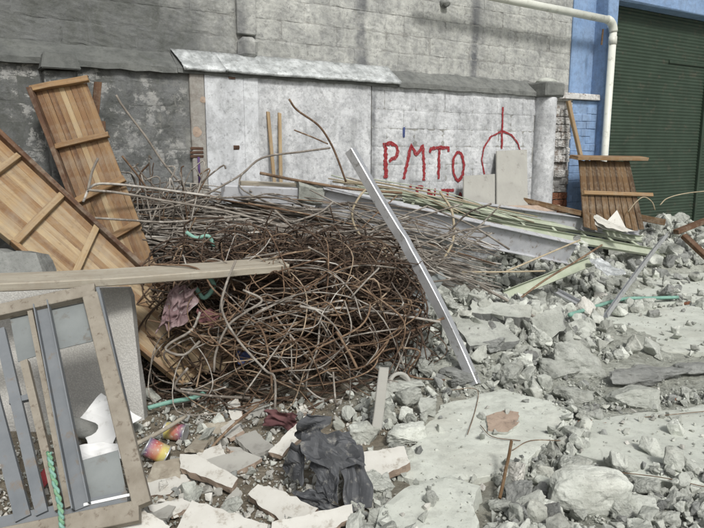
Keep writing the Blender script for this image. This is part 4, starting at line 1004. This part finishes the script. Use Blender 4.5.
for (pp_, lab) in (([(186, 232), (196, 238), (208, 236), (214, 246)], 'green plastic hose coil caught in the pile above the plank'), ([(196, 288), (204, 298), (214, 286), (208, 276)], 'grey green hose loop hanging under the plank')):
    rod(pp_, [4.75, 4.8] if 'above' in lab else [4.2, 4.2], lab, .016, M_greenp, 'hose', name='hose_loop')
hz = [(569, 326), (590, 318), (622, 308), (650, 307), (677, 306)]
tag(tube('green_hose', catmull([GT(*p) + V((0, 0, .10)) for p in hz], 5), .020, M_greenp, None, 8), 'pale green plastic hose lying bent on the edge of the concrete floor', 'hose')
for (pp_, lab) in (([(452, 400), (472, 398), (478, 404), (474, 424), (467, 446)], 'thin bent wire on the dusty slab beside the pink tile'), ([(512, 462), (530, 452), (560, 452)], 'fine wire curling on the dusty slab near the stick'),
                   ([(560, 470), (600, 482), (660, 490), (704, 500)], 'thin rusty wire lying along the big pale block'), ([(640, 428), (680, 424), (720, 420)], 'thin rusty wire on the far edge of the concrete floor'),
                   ([(480, 436), (492, 448), (520, 452)], 'short twig of wire on the dusty slab')):
    tag(tube('wire', catmull([GT(*p) + V((0, 0, .07)) for p in pp_], 5), .0026, M_rebar, None, 5), lab, 'wire')

# ------------------------------------------------------------------ rubble
def chunk_mesh(seed, n=14, sub=2, flat=1.0, disp=.07, bev=.05, el=.16):
    r_ = random.Random(seed); bm = bmesh.new()
    for i in range(n):
        p = V((r_.uniform(-1, 1), r_.uniform(-1, 1), r_.uniform(-1, 1)))
        m_ = max(abs(p.x), abs(p.y), abs(p.z)); p = p / m_ * r_.uniform(.8, 1.0) if i % 3 else p.normalized()
        bm.verts.new((p.x * .5, p.y * r_.uniform(.36, .5), p.z * .5 * flat))
    bmesh.ops.convex_hull(bm, input=bm.verts[:])
    bmesh.ops.delete(bm, geom=[v_ for v_ in bm.verts if not v_.link_faces], context='VERTS')
    bmesh.ops.dissolve_limit(bm, angle_limit=R(9), verts=bm.verts[:], edges=bm.edges[:])
    if bev: bmesh.ops.bevel(bm, geom=bm.edges[:], offset=bev * .6, segments=1, affect='EDGES', clamp_overlap=True)
    bmesh.ops.triangulate(bm, faces=bm.faces[:])
    for _ in range(sub):
        es = [e for e in bm.edges if e.calc_length() > el]
        if es: bmesh.ops.subdivide_edges(bm, edges=es, cuts=1); bmesh.ops.triangulate(bm, faces=bm.faces[:])
    if disp:
        bm.normal_update(); o_ = V((seed * 3.1, seed * 1.7, 0))
        for v_ in bm.verts:
            v_.co += v_.normal * disp * (mnoise.noise(v_.co * 2.6 + o_) * .6 + mnoise.noise(v_.co * 7 + o_) * .5 + mnoise.noise(v_.co * 15 + o_) * .35)
    bmesh.ops.recalc_face_normals(bm, faces=bm.faces[:])
    me = bpy.data.meshes.new('chunk'); bm.to_mesh(me); bm.free(); return me
HERO = [chunk_mesh(s_, 12 + s_ % 5, 4, (.75, 1, .5)[s_ % 3], .075, el=.08) for s_ in range(15)]
def with_mat(me, m_):
    k = me.copy(); k.materials.clear(); k.materials.append(m_); return k
HC = {id(m_): [with_mat(h, m_) for h in HERO] for m_ in (M_conc, M_concd, M_tile, M_clay, M_dust)}
def put_chunk(name, p, size, m_, rnd, idx=None, tilt=.5, scale=None, rz=None):
    h = HC[id(m_)]; me = h[idx % len(h)] if idx is not None else rnd.choice(h)
    sx, sy, sz = scale or (size * rnd.uniform(.8, 1.25), size * rnd.uniform(.7, 1.1), size * rnd.uniform(.6, .95))
    from mathutils import Euler
    q = Euler((rnd.uniform(-tilt, tilt), rnd.uniform(-tilt, tilt), rz if rz is not None else rnd.uniform(0, 6.28))).to_matrix().to_4x4()
    return link(name, me, None, None, Matrix.Translation(p) @ q @ Matrix.Diagonal((sx, sy, sz, 1)))
placed = []; HEROES = []; SURF = []
def hero(px, py, wpx, hpx, label, m_=M_conc, idx=0, tilt=.12, lift=.0, rz=0.0, flat=None, depth=1.0):
    p = GT(px, py + hpx * .35); d = math.hypot(p.y, CAMH); sx = wpx / F * d * 1.02; sz = hpx / F * d * .95
    rr = random.Random(int(px * 7 + py)); sy = sx * .75 * depth
    o = put_chunk('concrete_chunk', p + V((0, sy * .12, sz * .30 + lift)), 0, m_, rr, idx, tilt, (sx, sy, sz), rz)
    me = o.data.copy(); me.transform(Matrix.Diagonal((sx, sy, sz, 1))); o.data = me      # real size in the mesh, so the grain is not stretched
    o.matrix_basis = o.matrix_basis @ Matrix.Diagonal((1 / sx, 1 / sy, 1 / sz, 1))
    tag(o, label, 'concrete chunk'); placed.append((p.x, p.y, sx * .45)); HEROES.append((p.x, p.y + sy * .12, sx * .5)); return o
bm = bmesh.new(); bmesh.ops.create_icosphere(bm, subdivisions=5, radius=1)
for v_ in bm.verts:      # a worn rounded block: swollen box with chipped corners
    c = v_.co.copy(); c = V([math.copysign(abs(q) ** .72, q) for q in c]) * .5
    v_.co = c * (1 + .22 * mnoise.noise(c * 2.1 + V((4, 0, 0))) + .07 * mnoise.noise(c * 5) + .03 * mnoise.noise(c * 12) + .015 * mnoise.noise(c * 26))
rb_ = bpy.data.meshes.new('chunk'); bm.to_mesh(rb_); bm.free(); rb_.materials.append(M_conc); HC[id(M_dust)].append(rb_)
hero(590, 496, 72, 44, 'big pale rounded concrete block beside small rubble on the concrete floor', M_dust, 15, .05, lift=.03, depth=.7)
hero(625, 378, 74, 30, 'dark grey crust of old cement beside the large rough lump', M_concd, 2, .08, depth=.7)
hero(664, 374, 80, 26, 'dark grey crust of old cement in the middle of the row before the floor', M_concd, 5, .08, depth=.7)
hero(705, 366, 70, 26, 'dark grey crust of old cement lying out on the concrete floor', M_concd, 8, .08, depth=.7)
hero(500, 505, 26, 24, 'pale lump resting on the dusty slab beside the upright stick', M_conc, 11)
hero(578, 358, 52, 42, 'large rough lump of concrete beside the dark cement crust', M_conc, 4)
hero(549, 409, 37, 26, 'grey sharp edged block on the far corner of the dusty slab', M_conc, 6, .2)
hero(522, 494, 30, 34, 'dark grey squared lump next to the upright stick', M_concd, 3)
hero(574, 392, 46, 26, 'long flat pale lump above the grey sharp edged block', M_conc, 9)
hero(408, 400, 30, 26, 'squarish grey block near the cement collar', M_conc, 10)
hero(364, 432, 34, 30, 'pale white lump against the board end by the black sheet', M_conc, 7)
hero(412, 436, 50, 30, 'broad pale lump on the edge of the dusty slab beside the black sheet', M_conc, 12)
hero(560, 372, 40, 24, 'smaller pale lump below the large rough lump', M_conc, 13)
hero(634, 398, 52, 22, 'flat rounded lump on the edge of the floor near the cement crust', M_conc, 1)
hero(600, 428, 26, 16, 'broken red clay brick on the rubble beside the concrete floor', M_clay, 2)
hero(585, 424, 20, 12, 'small pinkish brick end in the rubble by the red clay brick', M_clay, 5)
hero(402, 384, 46, 26, 'pale lump lying next to the cement collar', M_conc, 8)
hero(545, 482, 24, 24, 'smooth egg shaped pale stone on the rubble strip', M_dust, 14)
hero(640, 508, 44, 22, 'flat grey chunk right of the big pale rounded block', M_conc, 3)
hero(668, 518, 30, 30, 'tall grey chunk standing among the front rubble', M_conc, 11)
hero(385, 520, 34, 24, 'rounded grey chunk below the tail of the black sheet', M_conc, 4)
hero(490, 344, 30, 26, 'angular grey chunk beside the foot of the stud', M_concd, 6)
hero(460, 372, 46, 20, 'flat chunk under the foot of the galvanised stud', M_concd, 9)
# slabs and boards with broken edges
def pin(px, py, poly):
    c = False; j = len(poly) - 1
    for i in range(len(poly)):
        (xi, yi), (xj, yj) = poly[i], poly[j]
        if (yi > py) != (yj > py) and px < (xj - xi) * (py - yi) / (yj - yi) + xi: c = not c
        j = i
    return c
def slab(name, poly, h, tiltn, label, m_, side, th, cat, seed=0, rough=.008, base=None):
    c = GT(*(base or poly[0])); n = V(tiltn).normalized(); p0 = c + V((0, 0, h))
    pts = [on_plane(px, py, p0, n) for px, py in poly]
    o = plate(name, pts, th, n, m_, None, side, rough, seed=seed); tag(o, label, cat); return o
def rough_slab(poly, h, tiltn, base, label, th, seed):
    c = GT(*base) + V((0, 0, h)); n = V(tiltn).normalized(); pts = [on_plane(px, py, c, n) for px, py in poly]; out = []
    for i in range(len(pts)):
        a, e = pts[i], pts[(i + 1) % len(pts)]; k = max(1, int((e - a).length / .05))
        for q in range(k):
            p = a.lerp(e, q / k); nn = mnoise.noise(V((p.x * 5, p.y * 5, seed))) * .05 + mnoise.noise(V((p.x * 17, p.y * 17, seed))) * .025
            out.append(p + (e - a).normalized().cross(n) * nn)
    bm = bmesh.new(); bm.faces.new([bm.verts.new(p) for p in out]); bmesh.ops.triangulate(bm, faces=bm.faces[:])
    for _ in range(5):
        bmesh.ops.subdivide_edges(bm, edges=[e for e in bm.edges if e.calc_length() > .055], cuts=1); bmesh.ops.triangulate(bm, faces=bm.faces[:])
    bnd = {v_ for e in bm.edges if e.is_boundary for v_ in e.verts}
    for v_ in bm.verts:
        q = v_.co * 2.2; v_.co += n * (.006 * mnoise.noise(q) + .004 * mnoise.noise(q * 3.1) + .004 * mnoise.noise(q * 9) - (.005 if v_ in bnd else 0))
    r = bmesh.ops.extrude_edge_only(bm, edges=[e for e in bm.edges if e.is_boundary])
    for g_ in r['geom']:
        if isinstance(g_, bmesh.types.BMVert): g_.co += -n * th + V((random.uniform(-.02, .02), random.uniform(-.02, .02), 0))
    bmesh.ops.recalc_face_normals(bm, faces=bm.faces[:])
    me = bpy.data.meshes.new('broken_slab'); bm.to_mesh(me); bm.free()
    o = link('broken_slab', me, M_dust); tag(o, label, 'concrete slab')
    SURF.append(([(p.x, p.y) for p in pts], c, n)); return o
rough_slab([(440, 404), (505, 388), (575, 408), (566, 430), (528, 458), (500, 476), (440, 484), (398, 474), (415, 440)], .05, (-.02, -.05, 1), (480, 440), 'large dusty broken slab with the pink tile stuck on it', .12, 1)
rough_slab([(404, 486), (450, 474), (474, 484), (478, 512), (466, 545), (376, 545), (384, 508)], .10, (-.05, -.12, 1), (430, 510), 'pale rough broken slab tilted up below the large dusty slab', .1, 2)
for (pl_, z_) in (([(560, 425), (625, 412), (704, 404), (780, 400), (800, 480), (704, 482), (620, 470), (580, 452)], .05), ([(582, 318), (640, 308), (704, 303), (800, 300), (800, 352), (704, 352), (640, 350), (600, 340)], .04), ([(628, 288), (640, 268), (672, 256), (720, 252), (800, 262), (800, 298), (704, 299), (650, 302)], .05)):
    SURF.append(([(q.x, q.y) for q in [G(a, e, z_) for a, e in pl_]], V((0, 0, z_)), V((0, 0, 1))))
def surf(x, y):
    z = gh(x, y) + .012
    for (pl_, c, n) in SURF:
        if pin(x, y, pl_): z = max(z, c.z - ((x - c.x) * n.x + (y - c.y) * n.y) / n.z)
    return z
slab('floor_tile', [(486, 416), (504, 410), (519, 412), (518, 424), (508, 432), (488, 431)], .085, (-.02, -.05, 1), 'pink square tile fragment stuck to the large dusty slab', M_tileside, M_conc, .02, 'tile', 3, .006, (500, 422))
slab('broken_slab', [(472, 300), (532, 306), (530, 318), (470, 312)], .14, (0, -.5, 1), 'straight broken bar of concrete slab lying on top of the rubble ridge', M_conc, M_concd, .11, 'concrete slab', 4, .01, (500, 318))
slab('broken_slab', [(531, 318), (560, 304), (566, 328), (542, 344), (533, 338)], .10, (-.45, -.9, .5), 'tilted triangular slab with a grey bar lying across it', M_conc, M_concd, .08, 'concrete slab', 5, .01, (548, 345))
slab('broken_slab', [(450, 316), (500, 322), (520, 340), (470, 346)], .08, (.1, -.3, 1), 'thin broken slab lying under the straight bar of concrete', M_conc, M_concd, .06, 'concrete slab', 15, .012, (480, 340))
slab('plaster_board', [(362, 452), (404, 446), (410, 462), (368, 484), (358, 474)], .12, (.05, -.35, 1), 'cream board piece with a brown broken edge right of the black sheet', M_tile, M_tileside, .05, 'board', 6, .006, (385, 482))
slab('plaster_board', [(268, 452), (296, 424), (306, 422), (312, 428), (290, 446), (282, 456)], .17, (.1, -.5, 1), 'long white board piece standing left of the black sheet', M_tile, M_tileside, .03, 'board', 7, .005, (285, 452))
slab('plaster_board', [(258, 484), (280, 490), (318, 508), (312, 520), (284, 522), (262, 508), (248, 494)], .10, (-.1, -.5, 1), 'cream board piece with tan edge below the black sheet', M_tile, M_tileside, .05, 'board', 8, .006, (280, 515))
slab('plaster_board', [(272, 522), (352, 504), (354, 516), (330, 530), (268, 545)], .11, (.1, -.4, 1), 'long cream board piece pointing under the tail of the black sheet', M_tile, M_tileside, .035, 'board', 9, .006, (310, 530))
slab('plaster_board', [(192, 500), (268, 524), (270, 550), (170, 560), (176, 530)], .12, (.0, -.35, 1), 'large white board with chipped corner at the front of the debris', M_tile, M_tileside, .03, 'board', 10, .006, (220, 535))
slab('plaster_board', [(116, 530), (140, 508), (170, 526), (160, 550), (112, 550)], .10, (.1, -.4, 1), 'white board corner beside the bottom of the steel window frame', M_tile, M_tileside, .03, 'board', 11, .006, (140, 535))
slab('plaster_board', [(180, 454), (196, 454), (238, 478), (232, 488), (180, 468)], .13, (-.05, -.4, 1), 'white rectangular board strip on the brown debris near the cans', M_tile, M_tileside, .045, 'board', 12, .004, (205, 484))
slab('plaster_board', [(142, 484), (184, 474), (190, 480), (170, 494), (144, 496)], .05, (.1, -.3, 1), 'flat white board sliver between the cans and the window frame', M_tile, M_tileside, .02, 'board', 13, .006, (165, 490))
slab('plaster_board', [(196, 462), (240, 450), (262, 458), (236, 472), (210, 474)], .07, (0, -.3, 1), 'dull tan board under the white rectangular strip', M_fibre, M_tileside, .03, 'board', 14, .006, (230, 470))
slab('plaster_board', [(148, 506), (182, 498), (194, 506), (170, 516), (154, 514)], .06, (0.05, -.3, 1), 'small white board piece behind the large chipped white board', M_tile, M_tileside, .03, 'board', 16, .006, (170, 512))
lathe('cement_collar', GT(398, 392) + V((0, .02, .05)), [(.075, -.05), (.08, .05), (.058, .05), (.055, -.04)], M_fibre, None, 18, V((.25, -.8, .35)))
cc = bpy.data.objects['cement_collar']; tag(cc, 'round cement pipe collar lying open end out under the rebar', 'pipe collar')

# smaller board scraps over the earth in front of the rebar
rnd = random.Random(404)
for i in range(34):
    px, py = rnd.uniform(140, 380), rnd.uniform(405, 520)
    if (280 < px < 375 and py > 415) or (px < 196 and py < 474): continue
    c = GT(px, py) + V((0, 0, rnd.uniform(.02, .06))); n = V((rnd.gauss(0, .25), rnd.gauss(-.15, .25), 1)).normalized(); L = rnd.uniform(.06, .17); W_ = L * rnd.uniform(.3, .7); a0 = rnd.uniform(0, 3.14)
    u = V((math.cos(a0), math.sin(a0), 0)); u = (u - n * u.dot(n)).normalized(); v2 = n.cross(u)
    poly = [c + u * (sx * L * rnd.uniform(.7, 1)) + v2 * (sy * W_ * rnd.uniform(.7, 1)) for sx, sy in ((-1, -1), (0, -1.1), (1, -1), (1, 1), (-.2, 1.1), (-1, 1))]
    m_, w_ = rnd.choice(((M_tile, 'white'), (M_fibre, 'grey'), (M_fibre, 'grey'), (M_woodg, 'tan wooden')))
    tag(plate('board_scrap', poly, rnd.uniform(.012, .03), n, m_, None, M_tileside if m_ is M_tile else None, .004, seed=i), f'small broken {w_} board scrap on the earth before the rebar', 'board scrap', f'{w_} board scraps on the earth')
# random chunks, densest where the photograph shows rubble
ZR = [([(395, 300), (470, 262), (560, 250), (640, 262), (625, 290), (580, 312), (598, 345), (640, 352), (600, 366), (612, 392), (704, 388), (760, 388), (760, 402), (625, 410), (560, 425), (520, 392), (432, 402), (396, 445), (352, 420), (385, 372)], 1.0, 'mid'),
      ([(620, 250), (640, 205), (704, 205), (780, 210), (780, 250), (690, 256)], 1.0, 'heap'),
      ([(500, 476), (560, 450), (600, 470), (704, 482), (800, 482), (800, 560), (480, 560)], .6, 'front'),
      ([(396, 445), (420, 405), (436, 402), (400, 470), (384, 512), (395, 560), (340, 560), (372, 500)], .9, 'mid'),
      ([(520, 476), (566, 430), (600, 415), (585, 455), (560, 500)], .7, 'front'),
      ([(140, 400), (380, 400), (360, 540), (140, 540)], .45, 'left'), ([(-60, 440), (140, 440), (140, 560), (-60, 560)], .4, 'left'),
      ([(575, 305), (704, 296), (704, 304), (600, 322), (610, 345), (590, 345)], .5, 'mid')]
def dens(x, y):
    px, py = proj((x, y, gh(x, y)))
    for poly, d, nm in ZR:
        if pin(px, py, poly): return d, nm
    if 396 < px < 620 and 388 < py: return .03, 'front'
    if px < 0: return .25, 'left'
    if px > 704: return .25, 'front'
    return .05, 'mid'
LABR = {'mid': ('broken chunk in the rubble ridge around the galvanised stud', 'chunks in the rubble ridge'),
        'heap': ('broken chunk on the heap in front of the green shutter', 'chunks on the heap by the shutter'),
        'front': ('broken chunk in the rubble strip around the big pale rounded block', 'chunks around the big block'),
        'left': ('debris lump on the brown earth in front of the rebar', 'debris lumps on the brown earth')}
rnd = random.Random(5); cnt = 0; tries = 0
quota = {'mid': 185, 'heap': 45, 'front': 40, 'left': 28}
while cnt < 298 and tries < 40000:
    tries += 1
    y = rnd.uniform(2.5, 9.6); x = rnd.uniform(-.62, .62) * y
    d, nm = dens(x, y)
    if d < .3 or quota[nm] <= 0 or rnd.random() > d: continue
    if (V((x, y, 0)) - WP0).dot(WN) < .25: continue
    if nm == 'left' and proj((x, y, gh(x, y)))[0] < 152: continue
    if nm == 'left' and (x + .52) ** 2 / .9 + (y - 4.75) ** 2 / .45 < 1: continue
    size = min(.27, .07 + rnd.expovariate(1 / .06)) * (.55 if nm == 'left' else (1.15 if nm == 'heap' else 1)) * (.75 if y < 3.6 else 1)
    if any((x - a) ** 2 + (y - c) ** 2 < (r_ + size * .42) ** 2 for a, c, r_ in placed): 
        if rnd.random() < .8: continue
    m_ = rnd.choices((M_conc, M_concd, M_tile, M_clay), (.74, .2, .04, .02) if nm != 'left' else (.30, .32, .36, .02))[0]
    o = put_chunk('concrete_chunk', V((x, y, surf(x, y) + size * rnd.uniform(.12, .36))), size, m_, rnd, tilt=.6)
    
    kw = ('big' if size > .15 else ('middling' if size > .09 else 'small')) + ' ' + {id(M_conc): 'pale', id(M_concd): 'dark grey', id(M_tile): 'white', id(M_clay): 'red brown'}[id(m_)]
    tag(o, kw + ' ' + LABR[nm][0], 'concrete chunk', kw + ' ' + LABR[nm][1]); placed.append((x, y, size * .42)); quota[nm] -= 1; cnt += 1
# small rubble and grit: nobody could count it
SM = [chunk_mesh(100 + s_, 13, 0, (.7, 1, .5)[s_ % 3], .05, 0) for s_ in range(14)]
SMD = [([v_.co.copy() for v_ in m_.vertices], [tuple(p.vertices) for p in m_.polygons]) for m_ in SM]
from mathutils import Euler
def scatter(name, count, smin, smax, label, m_, ok, seed, expo=2.2, box=None):
    rnd = random.Random(seed); vs_, fs = [], []; c = tries = 0
    while c < count and tries < count * 14:
        tries += 1
        y = 2.2 + 7.6 * rnd.random() ** 1.5; x = rnd.uniform(-.66, .66) * y
        if box: x, y = rnd.uniform(box[0], box[1]), rnd.uniform(box[2], box[3])
        d, nm = dens(x, y)
        if rnd.random() > ok(d, nm, x, y) or (V((x, y, 0)) - WP0).dot(WN) < .1: continue
        s_ = smin + (smax - smin) * rnd.random() ** expo
        if s_ > .045 and nm == 'left' and -40 < proj((x, y, 0))[0] < 150: continue
        if s_ > .03 and any((x - a) ** 2 + (y - e) ** 2 < (r_ + s_ * .3) ** 2 for a, e, r_ in HEROES): continue
        if y > 5: s_ *= 1.25
        mv, mf = rnd.choice(SMD); q = Euler((rnd.uniform(0, 6.3), rnd.uniform(0, 6.3), rnd.uniform(0, 6.3))).to_matrix()
        p = V((x, y, surf(x, y) + s_ * rnd.uniform(.05, .35))); b0 = len(vs_)
        vs_ += [p + (q @ v_) * s_ for v_ in mv]; fs += [tuple(b0 + k for k in f) for f in mf]; c += 1
    tag(world_mesh(name, vs_, fs, m_), label, 'rubble', kind='stuff')
SMD0 = SMD
SMB = [chunk_mesh(200 + s_, 11, 2, (.7, 1, .5)[s_ % 3], .07, .05, .16) for s_ in range(10)]
SMD = [([v_.co.copy() for v_ in m_.vertices], [tuple(p.vertices) for p in m_.polygons]) for m_ in SMB]
scatter('small_chunks', 1500, .05, .16, 'lesser pale concrete lumps packed between the bigger chunks', M_conc, lambda d, nm, x, y: d if nm != 'left' else .06, 11, 2.0)
scatter('small_chunks', 260, .05, .12, 'lesser grey cement lumps packed between the bigger chunks', M_concd, lambda d, nm, x, y: d if nm != 'left' else .10, 12, 2.0)
scatter('small_chunks', 330, .06, .22, 'broken concrete lumps heaped in front of the green shutter', M_conc, lambda d, nm, x, y: 1 if gh(x, y) > .12 else .03, 13, 1.6, (3.3, 6.2, 8.3, 10.2))
scatter('small_chunks', 320, .05, .17, 'broken concrete lumps heaped under the green joists', M_conc, lambda d, nm, x, y: 1 if gh(x, y) > .05 else .06, 14, 1.8, (1.2, 3.4, 6.3, 8.6))
scatter('small_chunks', 360, .05, .18, 'dark cement lumps heaped by the shutter and the joists', M_concd, lambda d, nm, x, y: 1 if gh(x, y) > .1 else .02, 15, 1.8, (1.5, 6.0, 6.6, 10.0))
SMD = SMD0
scatter('small_rubble', 2600, .02, .07, 'small pale concrete rubble spread between the chunks', M_conc, lambda d, nm, x, y: d if nm != 'left' else .10, 1)
scatter('small_rubble', 700, .02, .06, 'small dark cement rubble spread between the chunks', M_concd, lambda d, nm, x, y: d * .8 if nm != 'left' else .2, 2)
scatter('grit', 11000, .006, .020, 'fine grit and crumbs strewn over the ground and floor', M_conc, lambda d, nm, x, y: d + .10, 3, 1.5)
scatter('splinters', 900, .010, .05, 'small white plaster crumbs strewn on the brown earth', M_tile, lambda d, nm, x, y: (.6 if nm == 'left' else .02), 4, 2.6)
scatter('splinters', 900, .010, .05, 'small tan and grey crumbs strewn on the brown earth', M_fibre, lambda d, nm, x, y: (.6 if nm == 'left' else .02), 6, 2.6)
